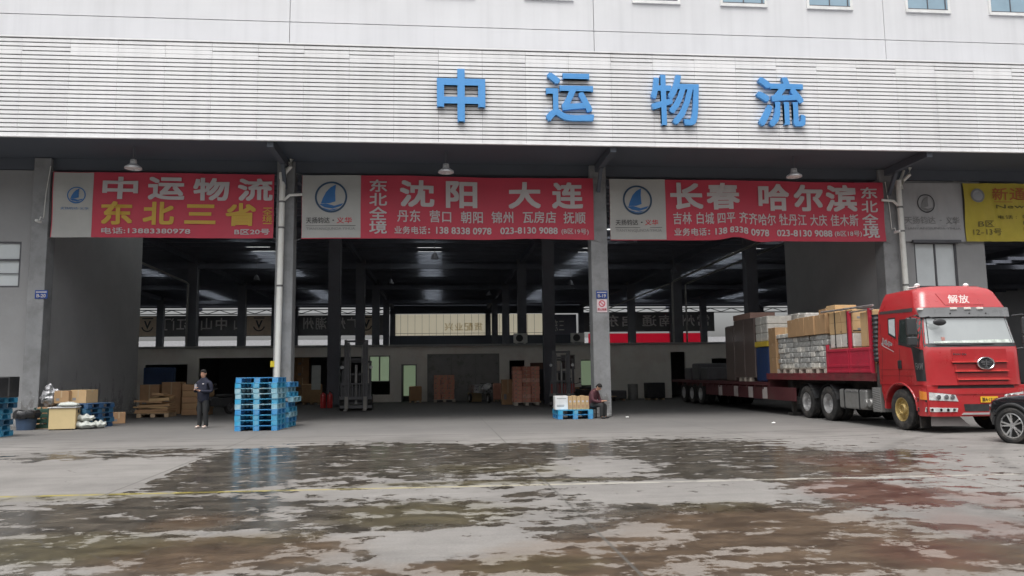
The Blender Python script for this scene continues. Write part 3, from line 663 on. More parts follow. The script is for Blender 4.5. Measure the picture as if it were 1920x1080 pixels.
def d3(root, fin, sheet, BX, BZ):
    fin(sheet(BX(131), BX(478), BZ(523), BZ(138), -.008, 10), 'logo_panel', white_ban, root)
    sail_logo(root, fin, BX(302), BZ(273), .545, -.022)
    company(root, fin, BX, BZ, 162, 304, 344, 430, 452, 397, 433, 447, 457, 479)
    m = MB(); k = dict(y=-.02, bold=.031)
    for ch, a, b_ in zip('长春哈尔滨', (514, 742, 1070, 1298, 1508), (708, 938, 1257, 1478, 1698)): put(m, ch, BX(a), BX(b_), BZ(326), BZ(165), **k)
    for s, a, b_ in (('吉林', 518, 637), ('白城', 658, 777), ('四平', 793, 912), ('齐齐哈尔', 932, 1172), ('牡丹江', 1190, 1370), ('大庆', 1390, 1507), ('佳木斯', 1527, 1708)): cells(m, s, BX(a), BX(b_), BZ(427), BZ(350), y=-.02, bold=.012)
    cells(m, '业务电话', BX(525), BX(728), BZ(499), BZ(450), y=-.02, bold=.014); put(m, ':', BX(736), BX(746), BZ(492), BZ(464), -.02, .02)
    put(m, '138 8338 0978', BX(782), BX(1118), BZ(494), BZ(454), -.02, .018); put(m, '023-8130 9088', BX(1172), BX(1530), BZ(496), BZ(456), -.02, .018); put(m, '(B区18号)', BX(1548), BX(1722), BZ(499), BZ(458), -.02, .01)
    for ch, a, b_ in zip('东北全境', (174, 263, 348, 424), (246, 336, 420, 504)): put(m, ch, BX(1732), BX(1836), BZ(b_), BZ(a), -.02, .016)
    fin(m, 'lettering', txt_white, root)
wp3 = lambda u, v: (.03 * math.sin(u * 10), .015 * math.sin(u * 6) + (1 - v) ** 2 * .14 * math.exp(-((u - .45) / .05) ** 2) - (1 - v) ** 2 * .05 * math.exp(-((u - .53) / .05) ** 2))
banner(1138, 1648, 341, 454, 6.13, 16.5, 6.24, 8.47, Z1, (1100, 300), 26.86, wp3, 'red banner headed 长春 哈尔滨 with a boat emblem and a lifted lower edge, right bay', d3, red_ban)
def d4(root, fin, sheet, BX, BZ):
    sail_logo(root, fin, BX(1045), BZ(382), .36, -.022, (txt_blk, txt_grey))
    company(root, fin, BX, BZ, 862, 1112, 1195, 1312, 1318, 492, 556, 571, 583, 608, txt_grey, txt_grey, txt_grey)
Z4 = 420 / 1890.
white_sheet = M('faded white banner', (.36, .36, .365), .6, 0, .06, 1.5)
banner(1686, 1799, 346, 456, 17.22, 19.72, 6.27, 8.5, Z4, (1500, 300), 26.98, lambda u, v: (0, 0), 'grey-white banner with a black boat emblem on the wall above the sliding window', d4, white_sheet)
def d5(root, fin, sheet, BX, BZ):
    m = MB(); cells(m, '新通', BX(1582), BX(1868), BZ(352), BZ(243), y=-.02, bold=.012); m.box(BX(1600), 27.2, -.021, -.019, BZ(367), BZ(362)); fin(m, 'lettering', M('print rust red', (.42, .13, .04), .6), root)
    m = MB(); put(m, 'New', BX(1618), BX(1850), BZ(420), BZ(388), -.02, .008); cells(m, '电话', BX(1612), BX(1750), BZ(512), BZ(478), y=-.02, bold=.008); put(m, ':', BX(1772), BX(1778), BZ(506), BZ(488), -.02, .01)
    put(m, '023-', BX(1828), BX(1968), BZ(504), BZ(474), -.02, .008); put(m, '13', BX(1828), BX(1885), BZ(558), BZ(528), -.02, .008); put(m, '13', BX(1828), BX(1885), BZ(610), BZ(580), -.02, .008); put(m, '13', BX(1828), BX(1885), BZ(660), BZ(630), -.02, .008)
    put(m, 'B区', BX(1455), BX(1580), BZ(580), BZ(528), -.02, .004); put(m, '12-13号', BX(1410), BX(1640), BZ(650), BZ(594), -.02, .004); fin(m, 'lettering', M('print olive black', (.13, .11, .03), .6), root)
    m = MB(); ring(m, BX(1468), BZ(312), .27, .2, -.02); e = fin(m, 'emblem', txt_grey, root)
    m = MB(); n = 28; poly(m, [(BX(1468) + .2 * math.cos(2 * math.pi * k / n), BZ(312) + .2 * math.sin(2 * math.pi * k / n)) for k in range(n)], -.02); fin(m, 'emblem_disc', M('emblem grey', (.33, .34, .36), .6), e)
banner(1800, 1920, 346, 456, 19.74, 22.35, 6.27, 8.5, Z4, (1500, 300), 26.92, lambda u, v: (.02 * math.sin(u * 14), 0), 'yellow banner headed 新通 at the right edge of the photo', d5, yel_ban)

# far banners, seen from behind (their writing reads mirrored)
def far_banner(x0, x1, z0, z1, mat, words, label, tm, name='hanging_banner', logos=(), both=True):
    m = MB(); m.box(x0 - (x0 + x1) / 2, x1 - (x0 + x1) / 2, 0, .012, 0, z1 - z0)
    o = m.build(name, mat, loc=((x0 + x1) / 2, 90.2, z0)); tag(o, label, 'banner', 'banners in the far opening')
    c = (x0 + x1) / 2
    for lx0, lx1 in logos:
        m = MB(); m.box(lx0 - c, lx1 - c, -.012, -.004, .05, z1 - z0 - .05); lp = m.build('logo_panel', logo_tan, o)
        m = MB(); lc = (lx0 + lx1) / 2 - c; m.box(lc - .6, lc + .6, -.018, -.014, 2.0, 2.12)
        for k in range(10):
            a0, a1 = math.pi * (1.1 + .08 * k), math.pi * (1.1 + .08 * (k + 1)); m.bar((lc + .62 * math.cos(a0), -.016, 1.3 + .7 * math.sin(a0)), (lc + .62 * math.cos(a1), -.016, 1.3 + .7 * math.sin(a1)), .004, .14)
        poly(m, [((lx0 + lx1) / 2 - c + a, 1.35 + b_) for a, b_ in ((-.4, .45), (-.2, .45), (0, -.1), (.2, .45), (.4, .45), (0, -.55))], -.016); m.build('emblem', txt_blk, lp)
    m = MB()
    for s, a, b_, q0, q1 in words:
        n = len(s); cw = (b_ - a) / n
        for i, ch in enumerate(s): put(m, ch, a + i * cw + cw * .06 - c, a + (i + 1) * cw - cw * .06 - c, q0, q1, -.016, .012, em=True, mirror=True)
    m.build('lettering', tm, o); return o
far_txt = M('far print pale', (.82, .80, .78), .6)
far_banner(-49, -38.8, 6.1, 8.45, dark_ban, [('江门', -43, -40, .6, 2.0)], 'dark banner with mirrored lettering at the far left of the back opening', far_txt)
far_banner(-38, -27.7, 6.1, 8.45, dark_ban, [('门江', -30.9, -28.1, .7, 2.1)], 'dark mirrored banner reading 江门 in the back opening beside the left partition', far_txt, logos=((-33.6, -31.5),))
far_banner(-27, -16.7, 6.1, 8.45, dark_ban, [('山中', -26.95, -23.7, .7, 2.1), ('山', -23.3, -21.9, .7, 2.1)], 'dark mirrored banner reading 中山 in the back opening left of the drainpipe column', far_txt, logos=((-21.7, -19.0),))
far_banner(-16, -5.7, 6.1, 8.45, dark_ban, [('州潮', -15.6, -12.7, .7, 2.1), ('州广', -11.9, -9.3, .7, 2.1)], 'dark mirrored banner with city names in the back opening behind the grey forklift', far_txt, logos=((-9.1, -7.5),))
faint = translucent('faint back print', (.80, .74, .60), .95)
cb = far_banner(-5.28, 12.3, 6.0, 8.48, cream_ban, [('兴业配货', .6, 5.2, .55, 1.5)], 'long cream banner glowing with daylight in the back opening above the office', faint)
m = MB()
for x in [-5.2 + .82 * i for i in range(21)]: m.box(x - 3.51 - .014, x - 3.51 + .014, -.03, -.006, 0, 2.48)
m.box(-8.7, 8.7, -.03, -.006, .25, .29); m.build('frame', steel_dark, cb)
far_banner(17.1, 33, 6.3, 8.6, dark_ban, [('溧东启', 17.6, 23.4, .6, 2.0), ('通南', 24, 28, .6, 2.0), ('州常', 28.8, 32.6, .6, 2.0)], 'dark mirrored banner reading 常州 南通 启东 behind the trailer', far_txt)
far_banner(17.6, 31.6, 5.0, 6.1, pink_ban, [], 'bright pink-red banner strip below the dark mirrored one behind the trailer', far_txt)
far_banner(12.7, 16.2, 4.4, 8.4, M('far grey poster', (.2, .2, .24), .7), [('东三', 13.3, 14.8, 2.0, 3.4)], 'narrow grey poster in the back opening just right of the middle column', far_txt)

# ------------------------------------------------------------------ lamps, pipes, plates, cameras
for x, lab in ((-9.84, 'round hooded bay lamp above the left red banner'), (.25, 'round hooded bay lamp above the middle red banner'), (12.43, 'round hooded bay lamp above the right red banner')):
    t = thing('bay_lamp', (x, 25.5, 8.28), lab, 'lamp', 'hooded lamps under the canopy')
    m = MB(); m.lathe([(.09, .30), (.10, .28), (.11, .16), (.26, .05), (.265, .0), (.25, .0), (.1, .12)], n=28); m.build('hood', lamp_m, t, smooth=True)
    m = MB(); m.lathe([(.03, .3), (.03, .72)], n=12); m.build('stem', steel_dark, t)
    m = MB(); m.lathe([(.24, .012), (.24, .02), (.12, .05)], n=28); m.build('lens', lamp_lens, t)
for x, y, z in ((-3.2, 52, 7.6), (-.2, 40, 7.5), (9.0, 52, 7.5), (-11.5, 50, 7.6), (4.0, 61, 7.7), (14.4, 46, 7.6), (8.5, 33, 7.2)):
    t = thing('hanging_lamp', (x, y, z), 'small dark bell lamp hanging from the warehouse roof', 'lamp', 'small lamps hanging inside')
    m = MB(); m.lathe([(.02, 1.6), (.02, .35), (.1, .3), (.22, .0), (.2, .0), (.08, .25)], n=16); m.build('shade', steel_dark, t, smooth=True)

def pipe_thing(x, y, flip, lab):
    t = thing('drainpipe', (x, y, 0), lab, 'pipe'); s = -1 if flip else 1
    m = MB(); m.tube([(0, 0, .02), (.03 * s, 0, 4.2), (.06 * s, 0, 8.5)], .1, 14); m.build('pipe', pvc, t, smooth=True)
    for z in (1.4, 4.6, 6.6, 7.5): m = MB(); m.lathe([(.112, -.03), (.112, .03)], (.03 * s * z / 4.2, 0, z), n=16); m.box(.03 * s * z / 4.2 - .02, .03 * s * z / 4.2 + .02, .1, .16, z - .02, z + .02); m.build('clamp', bracket_m, t)
    m = MB(); m.tube([(.06, 0, 8.2), (.12, -.02, 8.5), (.34, -.1, 8.72), (.37, -.12, 8.98)], .07, 12); m.build('branch', pvc, t, smooth=True)
    m = MB(); m.tube([(.06 * s, 0, 8.4), (.1, .04, 8.62), (.26, .1, 8.92)], .05, 12); m.build('branch', pvc, t, smooth=True)
    m = MB(); m.tube([(.05 * s, 0, 7.5), (.3 * s, 0, 7.74), (.72 * s, .04, 7.78)], .05, 12); m.build('branch', pvc, t, smooth=True)
    m = MB(); m.lathe([(.125, -.1), (.125, .1)], (.06 * s, 0, 8.42), n=16); m.build('coupling', pvc, t)
    return t
pipe_thing(-5.41, 26.72, False, 'white drainpipe with forked top on the column behind the blue pallet stack')
pipe_thing(17.1, 26.72, True, 'white drainpipe with forked top on the wall corner behind the red truck')
t = thing('notice', (-5.58, 26.88, 1.86), 'small yellow notice stuck on the column beside the drainpipe', 'sign'); m = MB(); m.box(-.08, .08, -.008, 0, 0, .2); m.build('plate', M('notice yellow', (.72, .58, .04), .5), t)

def bay_plate(x, z, y, word, lab):
    t = thing('bay_plate', (x, y, z), lab, 'sign', 'blue bay number plates')
    m = MB(); m.box(-.2, .2, -.012, 0, 0, .28); m.build('plate', plate_blue, t)
    m = MB(); m.box(-.17, .17, -.0145, -.0125, .2, .235); put(m, word, -.14, .14, .04, .15, -.0145, .02); m.build('lettering', txt_white, t)
bay_plate(-13.12, 4.2, 26.87, 'B-20', 'blue plate reading B-20 on the left pilaster')
bay_plate(5.76, 4.15, 26.89, 'B-19', 'blue plate reading B-19 on the middle column')
t = thing('warning_sign', (5.76, 26.89, 3.66), 'white sign with red no-smoking ring on the middle column', 'sign')
m = MB(); m.box(-.18, .18, -.01, 0, 0, .46); m.build('plate', M('sign pale pink', (.70, .58, .60), .5), t)
m = MB(); ring(m, 0, .31, .12, .085, -.0125, 28); m.bar((-.07, -.0125, .37), (.07, -.0125, .25), .004, .03); cells(m, '禁止吸烟', -.16, .16, .06, .15, y=-.0125, bold=.02); m.build('mark', M('sign red', (.55, .06, .10), .5), t)
for x, y, z, s, lab in ((-13.2, 26.6, 6.75, 1, 'small white security camera on the left pilaster'), (16.78, 26.6, 6.55, -1, 'small white security camera beside the right drainpipe')):
    t = thing('security_camera', (x, y, z), lab, 'camera', 'security cameras')
    m = MB(); m.box(-.04, .04, -.16, .12, -.04, .04); m.tube([(0, -.16, 0), (0, -.2, 0)], .035, 12); m.build('body', white_pt, t, bevel=.01)
    m = MB(); m.tube([(0, .05, .04), (0, .1, .16), (0, .3, .16)], .018, 8); m.build('bracket', white_pt, t)
    m = MB(); m.tube([(.02 * s, .26, .18), (.06 * s, .25, 1.0), (.16 * s, .26, 1.95)], .014, 6); m.build('conduit', pvc, t)
# service pipes along the roof and down the inner columns
t = thing('service_pipe', (16.3, 53, 0), 'pair of grey service pipes along the roof and down an inner column behind the trailer', 'pipe')
m = MB(); m.tube([(0, -.4, 0), (0, -.4, 7.75), (0, -.9, 7.8), (.1, -24, 8.25)], .07, 10); m.build('pipe', tank_m, t, smooth=True)
m = MB(); m.tube([(.95, -.4, 0), (.95, -.4, 7.6), (.95, -.9, 7.65), (1.0, -24, 8.0)], .06, 10); m.build('pipe', tank_m, t, smooth=True)
m = MB(); m.tube([(-.1, 0, 7.7), (-.1, 24, 7.6)], .06, 8); m.build('pipe', tank_m, t)
t = thing('service_pipe', (-16.5, 53, 0), 'grey service pipe along the roof and down a column left of the standing man', 'pipe')
m = MB(); m.tube([(0, -.4, 0), (0, -.4, 7.7), (0, -.9, 7.75), (.2, -20, 8.1)], .07, 10); m.build('pipe', tank_m, t, smooth=True)

# ------------------------------------------------------------------ office row inside
of = thing('site_office', (0, 45, 0), 'low cream office row with door, windows and dark openings at the back of the warehouse', 'office')
ops = [(-16.3, -14.0, 0, 2.27), (-13.4, -9.2, 0, 2.6), (-8.9, -4.4, 0, 2.6), (-3.97, -2.78, .42, 2.65), (-2.14, -1.26, 0, 2.14), (-.66, 3.5, 0, 2.71), (4.09, 4.98, 0, 2.3), (5.3, 6.3, 0, 2.15), (7.1, 7.95, 1.75, 2.6), (8.3, 9.2, 0, 2.3), (13.7, 14.6, 0, 2.7), (16.2, 18.2, 0, 2.3)]
m = MB(); cur = -17.2
for x0, x1, z0, z1 in ops:
    m.box(cur, x0, 0, .2, 0, 3.15); m.box(x0, x1, 0, .2, z1, 3.15)
    if z0 > 0: m.box(x0, x1, 0, .2, 0, z0)
    cur = x1
m.box(cur, 20, 0, .2, 0, 3.15); m.build('wall', office_m, of)
m = MB(); m.box(-17.3, 20.1, -.08, 5.6, 3.155, 3.27); m.build('roof', M('office roof edge', (.30, .30, .29), .7), of)
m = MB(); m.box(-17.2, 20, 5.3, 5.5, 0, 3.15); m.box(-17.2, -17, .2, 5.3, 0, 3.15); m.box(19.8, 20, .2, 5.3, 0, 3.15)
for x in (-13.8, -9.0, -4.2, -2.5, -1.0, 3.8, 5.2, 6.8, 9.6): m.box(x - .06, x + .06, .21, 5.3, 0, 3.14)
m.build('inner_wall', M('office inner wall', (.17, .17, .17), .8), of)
lit = bpy.data.materials.new('lit green pane'); lit.use_nodes = True
b = lit.node_tree.nodes['Principled BSDF']; b.inputs['Base Color'].default_value = (.45, .58, .42, 1); b.inputs['Emission Color'].default_value = (.55, .72, .46, 1); b.inputs['Emission Strength'].default_value = .16
def of_win(x0, x1, z0, z1, mat, split, y=.02):
    m = MB(); t = .06
    m.box(x0, x1, y, y + .1, z1 - t, z1); m.box(x0, x1, y, y + .1, z0, z0 + t); m.box(x0, x0 + t, y, y + .1, z0 + t, z1 - t); m.box(x1 - t, x1, y, y + .1, z0 + t, z1 - t)
    for k in range(1, split): xm = x0 + (x1 - x0) * k / split; m.box(xm - .04, xm + .04, y, y + .1, z0 + t, z1 - t)
    fr = m.build('window', M('office frame', (.20, .20, .19), .5), of)
    m = MB(); m.box(x0 + t, x1 - t, y + .05, y + .06, z0 + t, z1 - t); m.build('pane', mat, fr); return fr
of_win(-3.97, -2.78, 1.15, 2.65, lit, 2)
of_win(-.66, 3.5, 0, 2.71, M('frosted partition', (.22, .22, .21), .3, 0, .15, 1.5), 3)
of_win(7.1, 7.95, 1.75, 2.6, M('office dark glass', (.06, .06, .06), .1), 2)
m = MB(); m.box(-2.14, -2.07, -.01, .12, 0, 2.14); m.box(-1.33, -1.26, -.01, .12, 0, 2.14); m.box(-2.07, -1.33, -.01, .12, 2.07, 2.14)
dr = m.build('door', M('office frame', (.2, .2, .2)), of); m = MB(); m.box(-2.05, -1.35, .9, .95, .32, 2.1); m.build('pane', lit, dr)
m = MB(); m.box(-2.0, -1.4, .6, .85, .02, .3); m.build('threshold', M('dark floor box', (.05, .05, .05)), dr)
m = MB(); m.box(8.35, 9.15, .8, .85, .8, 2.25); d2_ = m.build('door_light', lit, of)
m = MB(); m.box(5.3, 6.3, .1, .15, 0, 2.15); m.build('door', M('brown door', (.14, .075, .05), .6), of)
t = thing('notice_board', (-6.08, 39.5, .86), 'tall pale notice board fixed to an inner column beside the forklift', 'sign'); m = MB(); m.box(-.22, .22, 0, .03, 0, 1.2); m.build('board', M('board pale green', (.42, .45, .42), .5), t)
for x, lab in ((4.8, 'pale air conditioner unit on the office roof under the cream banner'), (8.2, 'air conditioner unit on the office roof left of the middle column')):
    t = thing('air_conditioner', (x, 45.4, 3.28), lab, 'air conditioner', 'air conditioners on the office roof')
    m = MB(); m.box(-.4, .4, -.16, .16, .05, .6); m.box(-.3, -.2, -.14, .14, 0, .05); m.box(.2, .3, -.14, .14, 0, .05); m.build('casing', ac_m, t, bevel=.02)
    m = MB(); m.lathe([(.21, -.175), (.21, -.163)], (-.08, 0, .32), 'y', 24); m.build('fan_grille', blackpl, t)

# ------------------------------------------------------------------ pallets
def pallet_proto(mat, name='plastic_pallet', wd=1.2, dp=1.1, h=.152):
    t = bpy.data.objects.new(name, None); COL.objects.link(t); t.empty_display_size = .2
    m = MB(); hw, hd = wd / 2, dp / 2
    m.box(-hw, hw, -hd, hd, h - .012, h)
    for i in range(9): y = -hd + .03 + i * (dp - .1) / 8; m.box(-hw + .002, hw - .002, y - .025, y + .045, h - .026, h - .013)
    m.build('deck', mat, t, bevel=.004, seg=1)
    for x in (-hw + .085, 0, hw - .085):
        m = MB(); bw = .083
        for y in (-hd + .09, 0, hd - .09):
            m.box(x - bw, x + bw, y - .088, y + .088, .022, h - .027)
            for k in (-.06, 0, .06): m.box(x + k - .012, x + k + .012, y - .0895, y + .0895, .03, h - .045)
        m.box(x - bw, x + bw, -hd, hd, 0, .0215)
        m.build('skid', mat, t, bevel=.004, seg=1)
    return t
PRO = {}
def place_pallet(kind, mats, x, y, z, rz, label, group, **k):
    key = (kind, mats.name)
    if key not in PRO: PRO[key] = pallet_proto(mats, kind, **k); o = PRO[key]
    else: o = copy_tree(PRO[key])
    o.location = (x, y, z); o.rotation_euler.z = rz; return tag(o, label, 'pallet', group)
rp = random.Random(11)
pick = [1, 2, 0, 1, 2, 1, 1, 0, 1, 1]; pick = [0, 1, 1, 0, 2, 1, 2, 2, 1, 0]
for i in range(10):
    place_pallet('plastic_pallet', pal_blues[pick[i]], -5.2 + rp.uniform(-.012, .012), 23.55 + rp.uniform(-.015, .015), i * .152, R(-1.5 + rp.uniform(-.8, .8)),
        'blue plastic pallet, %s%s of the front stack beside the standing man' % (ORD[i], '' if i == 0 else ' from the bottom'), 'pallets in the tall blue stack')
for i in range(9):
    place_pallet('plastic_pallet', pal_blues[[1, 0, 2, 1, 0, 2, 1, 2, 0][i]], -5.12 + rp.uniform(-.05, .05) + (.16 if i == 5 else 0), 24.78 + rp.uniform(-.02, .02), i * .152, R(-2 + rp.uniform(-2, 2)),
        'blue plastic pallet, %s%s of the rear stack against the drainpipe column' % (ORD[i], '' if i == 0 else ' from the bottom'), 'pallets in the tall blue stack')
for i in range(7):
    place_pallet('plastic_pallet', (pal_blues[1], pal_dark[1])[i in (2, 5)], -12.42 + rp.uniform(-.04, .04) + (.1 if i > 4 else 0), 22.5 + rp.uniform(-.04, .04), i * .152, R(rp.uniform(-4, 4)),
        'dull blue plastic pallet, %s%s in the stack under the black cabinet' % (ORD[i], '' if i == 0 else ' from the bottom'), 'pallets at the left edge')
for i in range(5):
    place_pallet('plastic_pallet', pal_dark[i % 2], -11.3 + rp.uniform(-.03, .03), 26.3, i * .152, R(-22 + rp.uniform(-2, 2)),
        'navy plastic pallet, %s%s of the low stack behind the white sacks' % (ORD[i], '' if i == 0 else ' from the bottom'), 'navy pallets behind the beige cabinet')
for i in range(2):
    place_pallet('plastic_pallet', pal_blues[0 if i == 0 else 1], 4.55, 26.45 + .01 * i, i * .152, R(1 + i), 'blue plastic pallet, %s of the pair under the cartons by the seated man' % ('lower' if i == 0 else 'upper'), 'pallets by the seated man')

# ------------------------------------------------------------------ cartons and other goods
_cm = {}
def carton(x, y, z, wd, dp, h, mat, label, group=None, rz=0, cat='carton', name='carton', tape=True, bev=.008):
    key = (round(wd, 3), round(dp, 3), round(h, 3), mat.name, name, tape)
    if key in _cm: o = _cm[key].copy(); COL.objects.link(o)
    else:
        m = MB(); m.box(-wd / 2, wd / 2, -dp / 2, dp / 2, 0, h)
        if tape:
            m.mi = 1; tw = min(.06, h * .25)
            m.box(-wd / 2 - .002, wd / 2 + .002, -.03, .03, h - .14 * h - .03, h + .002); m.box(-.03, .03, -dp / 2 - .002, dp / 2 + .002, h * .45, h + .003)
            m.mi = 2; m.box(-wd * .36, -wd * .12, -dp / 2 - .0025, -dp / 2 + .01, h * .2, h * .42)
        o = m.build(name, [mat, tape_m, txt_grey], bevel=bev, seg=1); _cm[key] = o
    o.location = (x, y, z); o.rotation_euler = (0, 0, rz); return tag(o, label, cat, group)
# tall brick-red stack before the office
t = place_pallet('wooden_pallet', wood_w, 4.25, 38.1, 0, 0, 'pale wooden pallet under the tall brick-red carton stack', None)
for k in range(9):
    for i in range(3):
        for j in range(2):
            o = .03 if k % 2 else 0
            if k == 8 and i == 0 and j == 0: continue
            carton(4.25 + (i - 1) * .43 + rp.uniform(-.012, .012), 37.83 + j * .5 + rp.uniform(-.015, .015), .155 + k * .192, .405, .48, .182, (carton_r, carton_r, carton_r2, carton_r3)[rp.randrange(4)], 'brick red carton in the tall stack on the pale pallet in front of the office', 'brick red cartons in the tall stack', R(rp.uniform(-2, 2)), bev=.02)
carton(3.45, 39.2, .0, .6, .6, 1.25, carton_d, 'dark brown tall carton just left of the brick-red stack')
t = place_pallet('wooden_pallet', wood_w, .32, 44.1, 0, 0, 'low wooden pallet under the netted sacks before the office partition', None)
for k in range(5):
    for i in range(3):
        m_ = carton(-.08 + i * .38 + rp.uniform(-.02, .02), 43.95, .155 + k * .27, .36, .6, .26, carton_r, 'brick red sack-like carton on the low pallet before the frosted office partition', 'red-brown goods before the partition', R(rp.uniform(-4, 4)), bev=.04)
for k, (w_, h_) in enumerate(((.75, .55), (.62, .35))): carton(2.0, 43.6, [0, .555][k], w_, .5, h_, (beige_m, bag_w)[k], ('olive-cream box standing beside the cargo tricycle', 'pale sack lying on the olive-cream box beside the cargo tricycle')[k], tape=False, cat='box', name='goods_box', bev=.03)
# dark brown stack between column and forklift
for k in range(4):
    for i in range(2):
        carton(-8.55 + i * .72, 47.2 - 1.0, .12 + k * (.66), .70, .7, .65 if k < 3 else .5, carton_d, 'big brown carton, %s layer and %s half of the stack right of the drainpipe' % (ORD[k], ('left', 'right')[i]), 'big cartons right of the drainpipe column')
place_pallet('wooden_pallet', wood_m, -8.2, 46.2, -.03, 0, 'brown wooden pallet under the big carton stack right of the drainpipe column', None)
# flattened cardboard by the left partition
place_pallet('wooden_pallet', wood_m, -11.2, 32.4, 0, R(3), 'brown wooden pallet under the flattened cardboard by the left partition', None)
zz = .16
for k in range(7):
    h = (.07, .09, .06, .1, .08, .12, .1)[k]; wd = (1.3, 1.25, 1.3, 1.2, 1.1, .75, .5)[k]
    fc_ = carton(-11.25 + (0, .03, -.04, .05, -.1, .25, .3)[k], 32.35, zz, wd, .95, h, (carton_m, carton_d, carton_l)[k % 3], 'flattened carton sheet bundle, %s%s of the pile by the left partition' % (ORD[k], '' if k == 0 else ' from the bottom'), 'flattened cardboard by the partition', R((2, -3, 1, 5, -4, 6, -8)[k]), cat='cardboard', name='flat_carton', tape=False, bev=.01); fc_.rotation_euler = (R((0, 1.5, -2, 2.5, -3, 4, -5)[k]), R((0, -1, 2, -2.5, 3, -3, 5)[k]), fc_.rotation_euler.z); zz += h + (.004, .012, .02, .03, .03, .03, .03)[k]
for k in range(5):
    carton(-10.0 + .03 * (k % 2), 33.6, k * .25, 1.05, .8, .245, (carton_d, carton_m)[k % 2], 'brown carton bundle, %s%s of the taller pile behind the flattened cardboard' % (ORD[k], '' if k == 0 else ' from the bottom'), 'tall cardboard pile', R((1, -2, 2, -1, 3)[k]), cat='cardboard', name='carton_bundle', tape=False, bev=.015)
for i in range(3): carton(-12.3 + i * .9, 34.9, 0, .8, .6, 1.25 + .1 * (i % 2), carton_d, ('leftmost', 'middle', 'rightmost')[i] + ' of the three tall dark cartons behind the flattened cardboard', 'tall dark cartons at the partition')
# beige cabinet and clutter at the left pilaster
t = thing('cabinet', (-11.46, 25.25, 0), 'beige laminate cabinet with grey top near the left pilaster', 'cabinet', rz=R(12))
m = MB(); m.box(-.36, .36, -.28, .28, .03, .66); m.build('carcass', beige_m, t, bevel=.006)
m = MB(); m.box(.361, .372, -.27, .27, .04, .65); s_ = m.build('side_panel', beige_s, t); m = MB(); m.box(.373, .39, -.05, .08, .5, .6); m.build('handle', blackpl, s_)
m = MB(); m.box(-.4, .4, -.31, .31, .663, .69); m.build('top', M('grey sheet', (.5, .5, .5), .5), t, bevel=.004)
for x in (-.32, .32): m = MB(); m.box(x - .03, x + .03, -.25, .25, 0, .029); m.build('foot', blackpl, t)
m = MB(); m.blob((0, 0, .07), .3, .2, .08, 14, 8, .12); o = m.build('cloth', bag_w, smooth=True, loc=(-11.35, 25.25, .69)); tag(o, 'crumpled white cloth on the grey top of the beige cabinet', 'cloth')
t = thing('waste_bin', (-12.64, 25.4, 0), 'blue waste bin with black liner at the foot of the left pilaster', 'bin')
m = MB(); m.lathe([(.25, 0), (.31, .5), (.29, .5), (.24, .03)], n=24); m.build('bin', bin_b, t, smooth=True)
m = MB(); m.lathe([(.345, .36), (.36, .45), (.35, .54), (.30, .6), (.26, .53), (.2, .4)], n=26)
m.v = [(x * (1 + .07 * math.sin(7 * math.atan2(y, x))), y * (1 + .05 * math.sin(9 * math.atan2(y, x))), z + .02 * math.sin(5 * math.atan2(y, x))) for x, y, z in m.v]; m.build('liner', bag_b, t, smooth=True)
t = thing('crate', (-12.4, 26.0, 0), 'dark green plastic crate between the bin and the beige cabinet', 'crate')
m = MB()
for k in range(4): m.box(-.2, .2, -.2, .2, .02 + k * .16, .13 + k * .16)
for x in (-.2, .2):
    for y in (-.2, .2): m.box(x - .02, x + .02, y - .02, y + .02, 0, .66)
m.build('basket', green_c, t, bevel=.006); m = MB(); m.box(-.26, .26, -.26, .26, -.0, .018); m.build('base', wood_m, t)
m = MB(); m.blob((0, 0, .28), .3, .25, .28, 18, 12, .22); m.blob((.25, .05, .16), .2, .2, .17, 14, 9, .25); m.blob((-.06, 0, .56), .12, .12, .16, 12, 8, .2)
o = m.build('foil_bundle', silver_b, smooth=False, loc=(-12.5, 26.55, .66)); tag(o, 'silver foil-wrapped bundle resting above the green crate by the pilaster', 'bundle')
carton(-12.5, 26.6, 0, .6, .55, .65, carton_d, 'dark carton under the silver foil bundle', None, R(5))
carton(-12.0, 26.5, .765, .52, .45, .4, carton_m, 'brown carton on the navy pallets above the beige cabinet', None, R(-14))
carton(-11.45, 26.5, .765, .62, .5, .42, carton_l, 'light brown open carton on the navy pallets above the white sacks', None, R(-20))
sl_ = [('white woven sack lying on the floor right of the beige cabinet', (-10.92, 25.35, .0), (.34, .26, .12)), ('small white sack at the right end of the sack heap', (-10.55, 25.55, 0), (.2, .2, .12)), ('white woven sack on top of the heap before the navy pallets', (-10.95, 25.45, .22), (.28, .24, .11))]
for lab, loc, rd in sl_:
    m = MB(); m.blob((0, 0, rd[2]), *rd, 36, 22)
    m.v = [(x * (1 + .16 * math.sin(9 * z / rd[2] + 4 * x / rd[0]) * math.cos(6 * y / rd[1] + loc[0])), y * (1 + .14 * math.sin(7 * x / rd[0] + loc[1])), max(0, z * (1 + .2 * math.sin(8 * x / rd[0] + 3 * y / rd[1]) * .6))) for x, y, z in m.v]
    o = m.build('sack', bag_w, smooth=True, loc=loc); tag(o, lab, 'sack', 'white sacks by the beige cabinet')
carton(-11.0, 28.2, 0, .4, .35, .38, carton_d, 'small dark carton right of the navy pallets', None, R(20))
t = thing('cabinet', (-11.85, 22.3, 1.066), 'black cabinet standing on the pallet stack at the left edge', 'cabinet'); m = MB(); m.box(-.4, .4, -.25, .25, 0, .56); m.build('carcass', blackpl, t, bevel=.015); m = MB(); m.box(-.36, .36, -.262, -.252, .04, .52); m.build('front', M('black gloss', (.015, .015, .016), .12), t)
